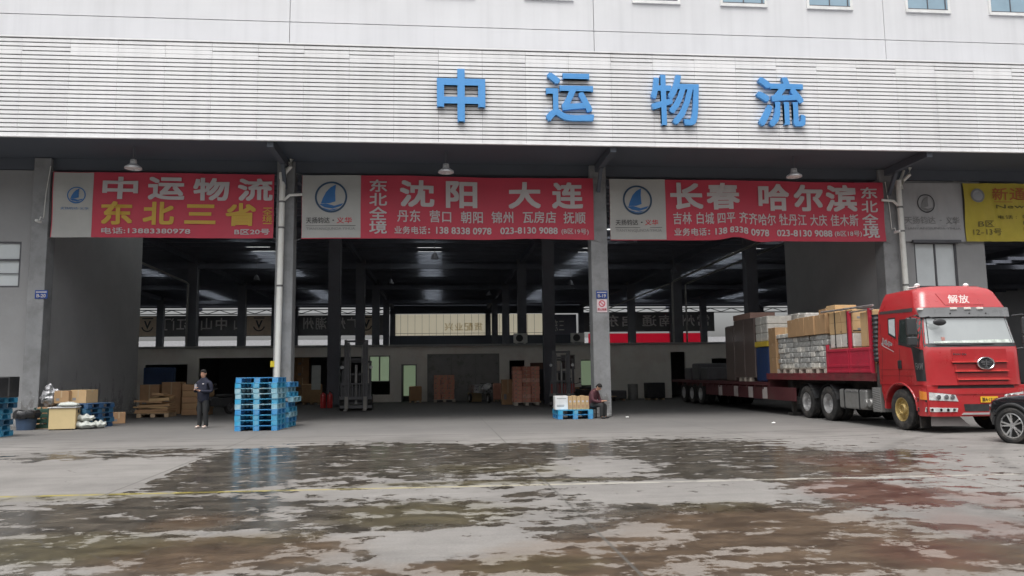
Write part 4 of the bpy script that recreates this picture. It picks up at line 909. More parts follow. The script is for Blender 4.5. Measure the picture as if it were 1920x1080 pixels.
# cartons beside the seated man
t = thing('carton', (4.13, 26.35, .31), 'white carton with faint print at the left end of the blue pallets', 'carton')
m = MB(); m.box(-.22, .22, -.2, .2, 0, .46); m.build('body', M('white carton', (.72, .72, .71), .7), t, bevel=.01)
m = MB()
for z in (.1, .14, .36): m.box(-.16, .05 + z * .3, -.2025, -.2, z, z + .018)
m.build('print', txt_grey, t)
for i in range(5):
    t = thing('carton', (4.43 + i * .145, 26.33, .31), 'narrow tan bottle carton, %s from the white carton beside the seated man' % ('first', 'second', 'third', 'fourth', 'fifth')[i], 'carton', 'bottle cartons by the seated man')
    m = MB(); m.box(-.068, .068, -.18, .18, 0, .44 + .02 * (i % 2)); m.build('body', carton_l, t, bevel=.006)
    m = MB(); m.box(-.045, .045, -.1835, -.18, .05, .16); m.build('label', carton_d, t); m = MB(); m.lathe([(.035, -.1845), (.035, -.18)], (0, 0, .27), 'y', 16); m.build('mark', txt_white, t)

def dark_goods(x, y, wd, dp, h, mat, label, z=0, rz=0, bev=.05):
    m = MB(); m.box(-wd / 2, wd / 2, -dp / 2, dp / 2, .1, h); o = m.build('crate', mat, loc=(x, y, z), rz=rz, bevel=bev); tag(o, label, 'crate')
    m = MB()
    for q in (-.4, 0, .4): m.box(q * wd - .05, q * wd + .05, -dp / 2 + .02, dp / 2 - .02, 0, .099)
    m.build('skid', wood_m, o); return o
for a in ((8.1, 42.6, 1.1, .8, .75, carton_d, 'low brown crate against the plain office wall just right of the middle column'),
          (9.6, 42.4, 1.3, .8, .55, fork_dk, 'low grey crate before the plain office wall, left of the round drum'),
          (11.9, 42.3, 1.0, .8, .95, blackpl, 'black crate before the plain office wall beside the trailer tail'),
          (-14.9, 43.6, 1.5, .8, 1.15, carton_d, 'brown crate in the back left corner below the office opening'),
          (-15.2, 44.2, 1.6, .4, 2.1, M('navy crate', (.03, .06, .14), .6), 'tall navy crate in the back left opening of the office'),
          (5.3, 41.0, .7, .6, 1.75, blackpl, 'tall black cabinet crate between the brick-red stack and the dark red forklift'),
          (-6.9, 43.5, 1.0, .7, 1.1, carton_m, 'brown crate between the big carton stack and the fire extinguishers'),
          (-1.3, 43.8, .7, .5, .9, carton_d, 'dark brown crate left of the low sack pallet before the partition'),
          (3.3, 43.9, .5, .5, 1.0, carton_r, 'reddish crate between the cargo tricycle and the brick-red stack'),
          (-12.4, 41.5, 1.3, .9, .8, carton_d, 'low brown crate in the shade behind the flattened cardboard')): dark_goods(*a)
t = thing('drum', (10.7, 42.4, 0), 'dull steel drum before the plain office wall behind the trailer', 'drum'); m = MB(); m.lathe([(.0, 0), (.28, 0), (.29, .02), (.28, .3), (.295, .31), (.28, .32), (.28, .6), (.295, .61), (.28, .62), (.28, .86), (.29, .88), (.27, .87), (.0, .86)], n=26); m.build('shell', tank_m, t, smooth=True); m = MB(); m.lathe([(.04, .86), (.04, .885)], (.14, 0, 0), n=10); m.build('bung', steel_br, t)
t = thing('hand_trolley', (8.8, 41.2, 0), 'flat hand trolley with upright handle in the shade right of the middle column', 'trolley', rz=R(25))
m = MB(); m.box(-.4, .4, -.6, .6, .24, .29); m.build('platform', wood_m, t, bevel=.01); m = MB(); m.tube([(-.35, .58, .29), (-.35, .62, 1.0), (.35, .62, 1.0), (.35, .58, .29)], .02, 8); m.build('handle', tank_m, t)
for x in (-.32, .32):
    for y in (-.48, .48): m = MB(); m.lathe([(.0, -.03), (.11, -.03), (.11, .03), (.0, .03)], (x, y, .11), 'x', 16); m.bar((x, y, .11), (x, y, .24), .05, .05); m.build('wheel', rubber, t)
# ------------------------------------------------------------------ fire extinguishers, forklifts, cargo tricycle, motorcycles
for dx, lab in ((-.2, 'red fire extinguisher, left of the pair beside the grey forklift'), (.12, 'red fire extinguisher, right of the pair beside the grey forklift')):
    t = thing('fire_extinguisher', (-5.35 + dx, 38.3, 0), lab, 'extinguisher', 'fire extinguishers')
    m = MB(); m.lathe([(.0, 0), (.13, 0), (.135, .05), (.135, .58), (.11, .66), (.04, .7), (.04, .74)], n=20); m.build('cylinder', ext_red, t, smooth=True)
    m = MB(); m.box(-.04, .04, -.03, .03, .741, .79); m.bar((0, -.02, .79), (0, -.16, .83), .03, .02); m.build('valve', blackpl, t)
    m = MB(); m.tube([(.03, 0, .76), (.16, -.03, .7), (.17, -.05, .3)], .014, 8); m.build('hose', blackpl, t)

def wheel_parts(parent, loc, r, wd, rimr, rimmat, side=-1, name='wheel', deep=.05, lugs=8):
    """wheel seen from local -x (side=-1): rim disc with a tyre child"""
    m = MB(); s = side; h = wd / 2
    m.lathe([(.0, s * (h - deep - .02)), (rimr * .30, s * (h - deep - .02)), (rimr * .34, s * (h - deep + .03)), (rimr * .42, s * (h - deep + .03)), (rimr * .5, s * (h - deep - .04)), (rimr * .86, s * (h - deep - .06)), (rimr * .93, s * (h - .012)), (rimr * 1.0, s * (h - .004)), (rimr * 1.0, s * (-h + .02))], ax='x', n=36, caps=False)
    for k in range(lugs):
        a = 2 * math.pi * k / lugs; m.lathe([(rimr * .045, s * (h - deep - .045)), (rimr * .045, s * (h - deep + .005))], (0, rimr * .66 * math.cos(a), rimr * .66 * math.sin(a)), 'x', 8)
    o = m.build(name, rimmat, parent, smooth=True, loc=loc)
    m = MB(); prof = [(rimr * 1.0, -h * .92), (rimr * 1.12, -h), (r * .9, -h), (r * .975, -h * .86), (r, -h * .6)]
    for q in (-.42, -.02, .38): prof += [(r, h * q - .012), (r - .014, h * q - .006), (r - .014, h * q + .006), (r, h * q + .012)]
    prof += [(r, h * .6), (r * .975, h * .86), (r * .9, h), (rimr * 1.12, h), (rimr * 1.0, h * .92)]
    m.lathe(prof, ax='x', n=48, caps=False); m.build('tyre', rubber, o, smooth=True)
    return o

def forklift(loc, rz, body, label, mast_h=3.1):
    t = thing('forklift', loc, label, 'forklift', 'forklifts', rz)
    m = MB()
    for x in (-.36, .36): m.box(x - .05, x + .05, -.06, .1, .06, mast_h); m.box(x * .74 - .04, x * .74 + .04, -.05, .08, .1, mast_h - .12)
    for z in (.3, 1.55, 2.2, mast_h - .1): m.box(-.4, .4, .101, .16, z, z + .09)
    m.build('mast', fork_dk, t, bevel=.006)
    m = MB(); m.tube([(0, .06, .3), (0, .06, 2.0)], .05, 12); m.tube([(-.2, .02, .5), (-.2, .02, mast_h - .2)], .015, 8); m.tube([(.2, .02, .5), (.2, .02, mast_h - .2)], .015, 8); m.build('lift_cylinder', tank_m, t)
    m = MB(); m.box(-.55, .55, -.14, -.08, .12, .24); m.box(-.55, .55, -.14, -.08, .5, .62)
    for x in [-.5 + .125 * k for k in range(9)]: m.box(x - .015, x + .015, -.12, -.09, .62, 1.15)
    m.box(-.52, .52, -.125, -.085, 1.15, 1.2); m.build('carriage', fork_dk, t)
    for x in (-.32, .32): m = MB(); m.box(x - .06, x + .06, -.19, -.142, .05, .62); m.box(x - .06, x + .06, -1.2, -.19, .05, .09); m.build('fork', M('fork steel', (.25, .24, .22), .45, .6), t, bevel=.006)
    m = MB(); m.prism([(.2, .3), (2.1, .3), (2.1, 1.0), (1.4, 1.05), (1.3, .8), (.75, .62), (.6, 1.05), (.25, 1.05)], 'x', -.52, .52); m.build('body', body, t, bevel=.03)
    m = MB(); m.prism([(2.101, .32), (2.5, .4), (2.55, .8), (2.4, 1.1), (2.101, 1.12)], 'x', -.5, .5); m.build('counterweight', fork_dk, t, bevel=.04)
    m = MB()
    for x in (-.48, .48): m.bar((x, .35, 1.04), (x, .62, 2.12), .06, .06); m.bar((x, 1.95, 1.0), (x, 1.75, 2.12), .06, .06)
    m.box(-.52, .52, .55, .62, 2.121, 2.19); m.box(-.52, .52, 1.75, 1.82, 2.121, 2.19)
    for i in range(7): x = -.48 + .16 * i; m.box(x - .02, x + .02, .621, 1.749, 2.13, 2.18)
    m.build('overhead_guard', fork_dk, t)
    m = MB(); m.box(-.24, .24, 1.0, 1.45, 1.06, 1.2); m.box(-.24, .24, 1.42, 1.55, 1.201, 1.65); m.build('seat', blackpl, t, bevel=.03)
    m = MB(); m.lathe([(.17, -.012), (.185, 0), (.17, .012), (.155, 0), (.17, -.012)], (0, .72, 1.36), 'y', 20, False); m.bar((0, .6, 1.06), (0, .72, 1.36), .04, .04); m.build('steering_wheel', blackpl, t)
    for x in (-.5, .5): m = MB(); m.lathe([(.07, 0), (.075, .05), (.05, .09)], (x, .36, 1.9), 'y', 14); m.build('headlight', head_m, t)
    for x in (-.46, .46):
        wheel_parts(t, (x, .42, .34), .34, .24, .19, body, -1 if x < 0 else 1); wheel_parts(t, (x, 1.95, .27), .27, .2, .15, body, -1 if x < 0 else 1)
    return t
fk_ = forklift((-3.62, 34.7, 0), R(4), fork_dk, 'dark grey forklift with raised mast facing the yard in the middle bay')
fk_.scale = (1.25, 1.1, 1.0)
forklift((5.55, 35.0, 0), R(-12), fork_or, 'dark red forklift standing behind the middle column and the seated man', 2.55)

t = thing('cargo_tricycle', (2.5, 41.5, 0), 'silver motor tricycle with a cargo tray parked before the office partition', 'tricycle', rz=R(12))
m = MB(); m.box(-.5, .5, .5, 1.9, .52, .6); m.box(-.5, -.47, .5, 1.9, .6, .95); m.box(.47, .5, .5, 1.9, .6, .95); m.box(-.47, .47, 1.87, 1.9, .6, .95); m.build('cargo_tray', silver_b, t)
m = MB(); m.prism([(-.25, .5), (.45, .5), (.45, .75), (.1, .85), (-.1, .7), (-.3, 1.0), (-.4, .95)], 'x', -.2, .2); m.blob((0, -.38, .8), .26, .14, .26, 14, 9); m.build('body', silver_b, t, bevel=.02)
m = MB(); m.tube([(0, -.5, .25), (0, -.32, .95)], .03, 8); m.tube([(-.36, -.2, 1.05), (-.1, -.32, .98), (.1, -.32, .98), (.36, -.2, 1.05)], .018, 8); m.build('handlebar', blackpl, t)
m = MB(); m.box(-.17, .17, .0, .42, .78, .88); m.build('saddle', blackpl, t, bevel=.03)
m = MB(); m.lathe([(.085, -.53), (.09, -.5), (.05, -.44)], (0, 0, .85), 'y', 14); m.build('headlight', head_m, t)
wheel_parts(t, (0, -.5, .25), .25, .1, .15, steel_br); wheel_parts(t, (-.52, 1.4, .25), .25, .12, .15, steel_br); wheel_parts(t, (.52, 1.4, .25), .25, .12, .15, steel_br, 1)
def motorcycle(loc, rz, lab):
    t = thing('motorcycle', loc, lab, 'motorcycle', 'dark motorcycles inside', rz)
    m = MB(); m.prism([(-.35, .35), (.35, .3), (.75, .6), (.7, .72), (.1, .68), (-.3, .75), (-.45, .6)], 'x', -.14, .14); m.build('body', blackpl, t, bevel=.04)
    m = MB(); m.box(-.13, .13, -.05, .75, .725, .83); m.build('saddle', blackpl, t, bevel=.04)
    m = MB(); m.tube([(0, -.68, .3), (0, -.45, 1.0)], .03, 8); m.tube([(-.36, -.3, 1.08), (-.1, -.45, 1.0), (.1, -.45, 1.0), (.36, -.3, 1.08)], .016, 8); m.build('handlebar', fork_dk, t)
    for s in (-1, 1): m = MB(); m.tube([(.3 * s, -.38, 1.05), (.34 * s, -.4, 1.2)], .01, 6); m.blob((.36 * s, -.4, 1.25), .07, .02, .05); m.build('mirror', blackpl, t)
    m = MB(); m.lathe([(.09, -.6), (.095, -.55), (.04, -.46)], (0, 0, .88), 'y', 14); m.build('headlight', head_m, t)
    wheel_parts(t, (0, -.68, .3), .3, .1, .2, fork_dk); wheel_parts(t, (0, .68, .3), .3, .12, .2, fork_dk)
    return t
motorcycle((-9.1, 33.2, 0), R(-35), 'dark motorcycle standing just left of the standing man')
motorcycle((-8.3, 39.0, 0), R(40), 'dark motorcycle half hidden behind the tall blue pallet stack')
motorcycle((7.1, 38.5, 0), R(-60), 'dark motorcycle in the shade right of the middle column')

# ------------------------------------------------------------------ people
def skin_mesh(name, nodes, edges, mat, parent, sub=2, shift=(0, 0, 0)):
    """one continuous surface grown over a joint skeleton: nodes = [(xyz, rx, ry)]"""
    me = bpy.data.meshes.new(name); me.from_pydata([Vector(p[0]) + Vector(shift) for p in nodes], edges, [])
    o = bpy.data.objects.new(name, me); COL.objects.link(o)
    sk = o.modifiers.new('skin', 'SKIN'); sk.use_smooth_shade = True
    for i, p in enumerate(nodes):
        v = me.skin_vertices[0].data[i]; v.radius = (p[1], p[2]); v.use_root = (i == 0)
    ss = o.modifiers.new('sub', 'SUBSURF'); ss.levels = sub; ss.render_levels = sub
    bpy.context.view_layer.update()
    out = bpy.data.meshes.new_from_object(o.evaluated_get(bpy.context.evaluated_depsgraph_get()))
    out.name = name; out.materials.clear(); out.materials.append(mat); out.polygons.foreach_set('use_smooth', [True] * len(out.polygons))
    bpy.data.objects.remove(o); o = bpy.data.objects.new(name, out); COL.objects.link(o); o.parent = parent
    return o
class Sk:
    def __init__(s): s.n = []; s.e = []
    def add(s, p, rx, ry=None, frm=None):
        s.n.append((p, rx, ry or rx)); i = len(s.n) - 1
        if frm is not None: s.e.append((frm, i))
        return i
    def chain(s, frm, pts):
        for p in pts: frm = s.add(p[0], p[1], p[2] if len(p) > 2 else None, frm)
        return frm
def hand(s, wrist, wp, d, up, k=1.0):
    """palm, four bent fingers of different length and a thumb leaving the side of the palm"""
    d = Vector(d).normalized(); up = Vector(up).normalized(); sd_ = d.cross(up).normalized(); wp = Vector(wp)
    palm = s.add(tuple(wp + d * .05), .03, .018, wrist); kn = s.add(tuple(wp + d * .085), .034, .014, palm)
    for i, L in enumerate((.062, .074, .07, .055)):
        b0 = wp + d * .095 + sd_ * (.033 - .022 * i)
        a = s.add(tuple(b0), .0095, .0095, kn); q = s.add(tuple(b0 + d * L * .5 - up * .008), .0088, .0088, a); s.add(tuple(b0 + d * L * .8 - up * .035), .0075, .0075, q)
    a = s.add(tuple(wp + d * .045 + sd_ * .04), .012, .012, palm); s.add(tuple(wp + d * .09 + sd_ * .055 - up * .02), .009, .009, a)
def face(parent, c, yaw, hair=True, pitch=0):
    """eyes, brows, mouth and hair placed on a head centred at c looking along -y turned by yaw"""
    ro = Matrix.Rotation(yaw, 3, 'Z') @ Matrix.Rotation(pitch, 3, 'X')
    T = lambda p: tuple(Vector(c) + ro @ Vector(p))
    for sx in (-1, 1):
        m = MB(); m.blob(T((.033 * sx, -.088, .012)), .013, .008, .008, 10, 6); m.build('eye', txt_blk, parent, smooth=True)
        m = MB(); m.tube([T((.018 * sx, -.094, .034)), T((.05 * sx, -.086, .034))], .005, 6); m.build('eyebrow', hair_m, parent)
        m = MB(); m.blob(T((.083 * sx, .005, -.005)), .012, .022, .034, 8, 6); m.build('ear', skin_m, parent, smooth=True)
    m = MB(); m.tube([T((-.022, -.088, -.062)), T((0, -.096, -.06)), T((.022, -.088, -.062))], .005, 6); m.build('mouth', M('lips', (.35, .12, .1), .5), parent)
    m = MB(); m.loft([[T((x, y, z)) for x, y, z in ((0, -.098, .015), (.008, -.09, .015), (-.008, -.09, .015))], [T((x, y, z)) for x, y, z in ((0, -.122, -.03), (.018, -.09, -.034), (-.018, -.09, -.034))]]); m.build('nose', skin_m, parent, smooth=True)
    rings = []
    for i in range(8):
        a = math.pi / 2 * (1 - i / 7 * 1.0); ring_ = []
        for k in range(22):
            t = 2 * math.pi * k / 22; back = .5 + .5 * math.sin(t)
            zl = .072 - .125 * back ** .7; z = zl + (.132 - zl) * math.sin(math.pi / 2 * i / 7)
            rr_ = math.cos(math.pi / 2 * i / 7 * .97) ** .75; g = 1 + .035 * math.sin(5 * t + i)
            ring_.append(T((.09 * rr_ * math.cos(t) * g, (.104 * rr_ * math.sin(t)) * g + .006, z)))
        rings.append(ring_)
    m = MB(); m.loft(rings); m.build('hair', hair_m, parent, smooth=True)

def standing_person():
    t = thing('person', (-7.2, 24.75, 0), 'standing person in navy jacket and dark trousers holding a phone beside the blue pallets', 'person', rz=R(-22))
    b_ = Sk()
    pel = b_.add((0, 0, .94), .14, .10); ab = b_.add((0, .005, 1.10), .135, .095, pel); ch = b_.add((0, .01, 1.30), .155, .105, ab); nb = b_.add((0, .01, 1.46), .075, .07, ch)
    nk = b_.add((0, -.005, 1.53), .056, .058, nb); jw = b_.add((0, -.028, 1.58), .07, .08, nk); hd = b_.add((0, -.018, 1.655), .086, .10, jw); b_.add((0, -.005, 1.735), .07, .085, hd)
    la = b_.chain(ch, [((-.14, .01, 1.41), .075), ((-.215, .02, 1.37), .058), ((-.27, .03, 1.12), .044), ((-.17, -.17, 1.13), .037), ((-.06, -.27, 1.20), .026, .022)])
    hand(b_, la, (-.06, -.27, 1.20), (.55, -.55, .35), (-.3, .2, .9))
    ra = b_.chain(ch, [((.14, .01, 1.41), .075), ((.215, .02, 1.37), .058), ((.27, .03, 1.11), .044), ((.15, -.16, 1.11), .037), ((.03, -.25, 1.14), .026, .022)])
    hand(b_, ra, (.03, -.25, 1.14), (-.75, -.35, .3), (.2, .1, .9))
    for s in (-1, 1): b_.chain(pel, [((.09 * s, 0, .86), .095), ((.105 * s, -.02, .50), .062), ((.115 * s, .015, .12), .042), ((.118 * s, -.02, .05), .045, .04), ((.125 * s, -.13, .035), .04, .028)])
    skin_mesh('body', b_.n, b_.e, skin_m, t)
    j = Sk(); p0 = j.add((0, 0, .74), .21, .16); p1 = j.add((0, .0, .96), .20, .15, p0); p2 = j.add((0, .01, 1.28), .20, .145, p1); p3 = j.add((0, .01, 1.44), .12, .105, p2); j.add((0, .0, 1.565), .082, .082, p3)
    j.chain(p2, [((-.15, .01, 1.42), .09), ((-.225, .02, 1.37), .078), ((-.28, .03, 1.12), .058), ((-.17, -.17, 1.13), .050), ((-.085, -.25, 1.185), .045)])
    j.chain(p2, [((.15, .01, 1.42), .09), ((.225, .02, 1.37), .078), ((.28, .03, 1.11), .058), ((.15, -.16, 1.11), .050), ((.055, -.235, 1.135), .045)])
    jk = skin_mesh('jacket', j.n, j.e, navy_c, t)
    m = MB(); m.box(.05, .11, -.135, -.125, 1.33, 1.36); m.build('badge', txt_white, jk)
    q = Sk(); p0 = q.add((0, 0, .97), .135, .105)
    for s in (-1, 1): q.chain(p0, [((.09 * s, 0, .82), .105), ((.105 * s, -.02, .50), .082), ((.115 * s, .015, .2), .072), ((.118 * s, .01, .03), .068)])
    skin_mesh('trousers', q.n, q.e, dark_c, t)
    for s in (-1, 1): z = Sk(); a = z.add((.118 * s, .04, .045), .045, .045); z.chain(a, [((.122 * s, -.05, .042), .052, .042), ((.13 * s, -.16, .034), .045, .032)]); skin_mesh('shoe', z.n, z.e, shoe_l, t)
    face(t, (0, -.02, 1.655), R(4))
    m = MB(); m.box(-.04, .04, -.37, -.355, 1.19, 1.34); o = m.build('phone', M('phone glass', (.3, .3, .32), .2), t)
    return t
standing_person()
def seated_person():
    t = thing('person', (5.2, 26.25, 0), 'seated person in maroon jacket bent over a phone against the middle column', 'person', rz=R(52))
    b_ = Sk(); sz = .36
    pel = b_.add((0, .05, sz + .08), .12, .10); ab = b_.add((0, .0, sz + .27), .11, .085, pel); ch = b_.add((0, -.07, sz + .45), .125, .09, ab); nb = b_.add((0, -.14, sz + .56), .06, .058, ch)
    nk = b_.add((0, -.19, sz + .62), .054, .056, nb); jw = b_.add((0, -.27, sz + .62), .068, .076, nk); hd = b_.add((0, -.265, sz + .69), .084, .096, jw); b_.add((0, -.245, sz + .765), .068, .08, hd)
    for s in (-1, 1):
        a = b_.chain(ch, [((.14 * s, -.09, sz + .52), .07), ((.21 * s, -.1, sz + .47), .056), ((.25 * s, -.16, sz + .24), .044), ((.15 * s, -.34, sz + .2), .036), ((.06 * s, -.43, sz + .22), .026, .022)])
        hand(b_, a, (.06 * s, -.43, sz + .22), (-.6 * s, -.6, .2), (.2 * s, .1, .9))
        b_.chain(pel, [((.1 * s, -.08, sz + .09), .09), ((.14 * s, -.42, sz + .1), .065), ((.13 * s, -.40, .12), .042), ((.13 * s, -.43, .05), .045, .04), ((.135 * s, -.54, .035), .04, .028)])
    skin_mesh('body', b_.n, b_.e, skin_m, t)
    j = Sk(); p0 = j.add((0, .06, sz - .03), .19, .17); p1 = j.add((0, .015, sz + .22), .18, .15, p0); p2 = j.add((0, -.06, sz + .44), .19, .145, p1); p3 = j.add((0, -.125, sz + .56), .12, .105, p2); j.add((0, -.19, sz + .64), .085, .085, p3)
    for s in (-1, 1): j.chain(p2, [((.15 * s, -.09, sz + .52), .085), ((.215 * s, -.1, sz + .47), .075), ((.26 * s, -.16, sz + .24), .062), ((.15 * s, -.34, sz + .2), .054), ((.085 * s, -.41, sz + .215), .044)])
    skin_mesh('jacket', j.n, j.e, maroon_c, t)
    q = Sk(); p0 = q.add((0, .04, sz + .07), .155, .12)
    for s in (-1, 1): q.chain(p0, [((.1 * s, -.08, sz + .09), .105), ((.14 * s, -.42, sz + .1), .085), ((.13 * s, -.41, .22), .07), ((.13 * s, -.41, .05), .066)])
    skin_mesh('trousers', q.n, q.e, dark_c, t)
    for s in (-1, 1): z = Sk(); a = z.add((.13 * s, -.38, .045), .045, .045); z.chain(a, [((.132 * s, -.47, .042), .05, .042), ((.137 * s, -.57, .034), .044, .032)]); skin_mesh('shoe', z.n, z.e, blackpl, t)
    face(t, (0, -.265, sz + .685), 0, True, R(32))
    m = MB(); m.box(-.035, .035, -.54, -.46, sz + .22, sz + .235); m.build('phone', M('phone glass', (.3, .3, .32), .2), t)
    return t
seated_person()
st = thing('stool', (5.2, 26.32, 0), 'low dark stool under the seated person by the middle column', 'stool', rz=R(52))
m = MB(); m.box(-.17, .17, -.12, .17, .3, .34); m.build('seat', blackpl, st, bevel=.01)
for x in (-.14, .14):
    for y in (-.09, .14): m = MB(); m.box(x - .02, x + .02, y - .02, y + .02, 0, .299); m.build('leg', blackpl, st)
for x, y, lab in ((6.4, 26.2, 'small scrap of white litter beside the foot of the middle column'), (9.7, 22.0, 'tiny white litter scrap on the concrete before the truck wheels')):
    m = MB(); m.blob((0, 0, .025), .06, .04, .025, 9, 6, .3); o = m.build('litter', white_pt, loc=(x, y, 0)); tag(o, lab, 'litter')

# ------------------------------------------------------------------ red truck tractor
TL, TRZ = Vector((12.92, 17.6, 0)), R(-1.5)
def TW(x, y, z): return (TL.x + x * math.cos(TRZ) - y * math.sin(TRZ), TL.y + x * math.sin(TRZ) + y * math.cos(TRZ), z)
tk = thing('truck_tractor', TL, 'red high-roof truck tractor with grey sun visor parked nose out in the right bay', 'truck', rz=TRZ)
def lerp_tab(tab, z):
    for (z0, a), (z1, b_) in zip(tab, tab[1:]):
        if z <= z1: k = max(0, (z - z0) / (z1 - z0)); return a + (b_ - a) * k
    return tab[-1][1]
HW = [(.3, 1.24), (2.1, 1.245), (2.8, 1.19), (3.05, 1.175), (3.45, 1.05), (3.62, .97)]
YF = [(.3, .0), (.5, -.03), (1.1, -.02), (1.2, 0), (2.02, .03), (2.1, .07), (2.78, .24), (2.82, .25), (3.04, .26), (3.45, .46), (3.62, .75)]
RC = .26
def sec(t, z, off=0., hwx=0.):
    hw, yf = lerp_tab(HW, z) + hwx, lerp_tab(YF, z); s = 1 if t >= 0 else -1; a = abs(t); L1 = hw - RC; bow = .07
    if a <= L1: k = a / L1; x, y = a, yf + bow * k * k; nx_, ny = 2 * bow * k / L1, -1.
    elif a <= L1 + RC * 1.5708: th = (a - L1) / RC; x, y = L1 + RC * math.sin(th), yf + bow + RC * (1 - math.cos(th)); nx_, ny = math.sin(th), -math.cos(th)
    else: x, y = hw, yf + bow + RC + (a - L1 - RC * 1.5708); nx_, ny = 1., 0.
    l = math.hypot(nx_, ny); return (s * (x + nx_ / l * off), y + ny / l * off, z)
def side_t(y, z): hw, yf = lerp_tab(HW, z), lerp_tab(YF, z); return hw - RC + RC * 1.5708 + (y - (yf + .07 + RC))
def patch(name, corners, off, mat, parent, n=14, mm=5, thick=0., sgn=1):
    """skin on the cab: corners (t,z) bottom-left, bottom-right, top-right, top-left"""
    (a, b_, c, d) = corners; m = MB(); layers = [off] + ([off - thick] if thick else [])
    for o in layers:
        vs = []
        for j in range(mm + 1):
            v = j / mm
            for i in range(n + 1):
                u = i / n; t = (a[0] * (1 - u) + b_[0] * u) * (1 - v) + (d[0] * (1 - u) + c[0] * u) * v; z = (a[1] * (1 - u) + b_[1] * u) * (1 - v) + (d[1] * (1 - u) + c[1] * u) * v
                vs.append(sec(t, z, o))
        m.add(vs, [(j * (n + 1) + i, j * (n + 1) + i + 1, (j + 1) * (n + 1) + i + 1, (j + 1) * (n + 1) + i) for j in range(mm) for i in range(n)])
    if thick:
        N1 = (n + 1) * (mm + 1); rim = [i for i in range(n + 1)] + [(j + 1) * (n + 1) - 1 for j in range(1, mm + 1)] + [mm * (n + 1) + i for i in range(n - 1, -1, -1)] + [j * (n + 1) for j in range(mm - 1, 0, -1)]
        m.add(m.v, []); m.v = m.v[:2 * N1]
        for k in range(len(rim)): m.f.append((rim[k], rim[(k + 1) % len(rim)], rim[(k + 1) % len(rim)] + N1, rim[k] + N1)); m.m.append(0)
    return m.build(name, mat, parent, smooth=True)
def sidep(name, yz, off, mat, parent, sg=-1, **k):
    return patch(name, [(sg * side_t(y, z), z) for y, z in yz], off, mat, parent, **k)
# cab shell
m = MB(); rings = []
def cab_ring(z, yb, hwx=0.):
    pts = []; tb = side_t(yb, z)
    hw = lerp_tab(HW, z); L1 = hw - RC
    ts = [-tb + (tb - L1 - RC * 1.5708) * k / 3 for k in range(3)] + [-(L1 + RC * 1.5708 * (1 - k / 7)) for k in range(8)] + [-L1 + 2 * L1 * k / 12 for k in range(1, 12)] + [L1 + RC * 1.5708 * k / 7 for k in range(8)] + [tb - (tb - L1 - RC * 1.5708) * (2 - k) / 3 for k in range(3)]
    return [sec(t, z) for t in ts]
for z in (1.14, 1.3, 1.7, 2.02, 2.1, 2.3, 2.55, 2.78, 2.82, 2.93, 3.04, 3.06, 3.2, 3.34, 3.45): rings.append(cab_ring(z, 2.16 - max(0, z - 3.1) * .3))
rings.append([(x * .95, y + (.10 if y < 1 else -.02), 3.535) for x, y, z in rings[-1]])
rings.append([(x * .72, .85 + (y - .85) * .75, 3.60) for x, y, z in rings[-1]])
m.loft(rings); m.build('cab', truck_red, tk, smooth=True)
patch('lower_valance', [(-1.1, 1.03), (1.1, 1.03), (1.1, 1.139), (-1.1, 1.139)], -.05, blackpl, tk)
patch('windscreen_surround', [(-1.2, 2.06), (1.2, 2.06), (1.12, 2.81), (-1.12, 2.81)], .004, blackpl, tk, 20, 8)
ws = patch('windscreen', [(-1.14, 2.15), (1.14, 2.15), (1.06, 2.77), (-1.06, 2.77)], .008, screen_m, tk, 20, 8)
patch('dash_clutter', [(-.95, 2.16), (1.05, 2.16), (1.05, 2.24), (-.95, 2.20)], .0095, M('dash papers', (.60, .66, .60), .4, 0, .5, 6), ws, 20, 2)
m = MB(); q = sec(-.72, 2.26, .011); m.box(q[0] - .04, q[0] + .04, q[1] - .01, q[1] + .02, 2.22, 2.30); m.build('permit_sticker', M('sticker pink', (.6, .3, .26), .5), ws)
vz = patch('sun_visor', [(-1.12, 2.80), (1.12, 2.80), (1.17, 3.03), (-1.17, 3.03)], .075, visor_grey, tk, 20, 4, .03)
for t_ in (-1.08, -.36, -.02, .30):
    m = MB(); q = sec(t_, 3.0, .08); m.box(q[0] - .085, q[0] + .085, q[1] - .02, q[1] + .03, 2.975, 3.03); m.build('marker_light', M('marker lamp', (.85, .82, .76), .3, coat=1), vz, bevel=.008)
for t_ in (-.45, .02, .45): m = MB(); q = sec(t_, 2.88, .076); m.lathe([(.018, q[1] - .008), (.018, q[1] + .01)], (q[0], 0, 2.88), 'y', 10); m.build('visor_bolt', blackpl, vz)
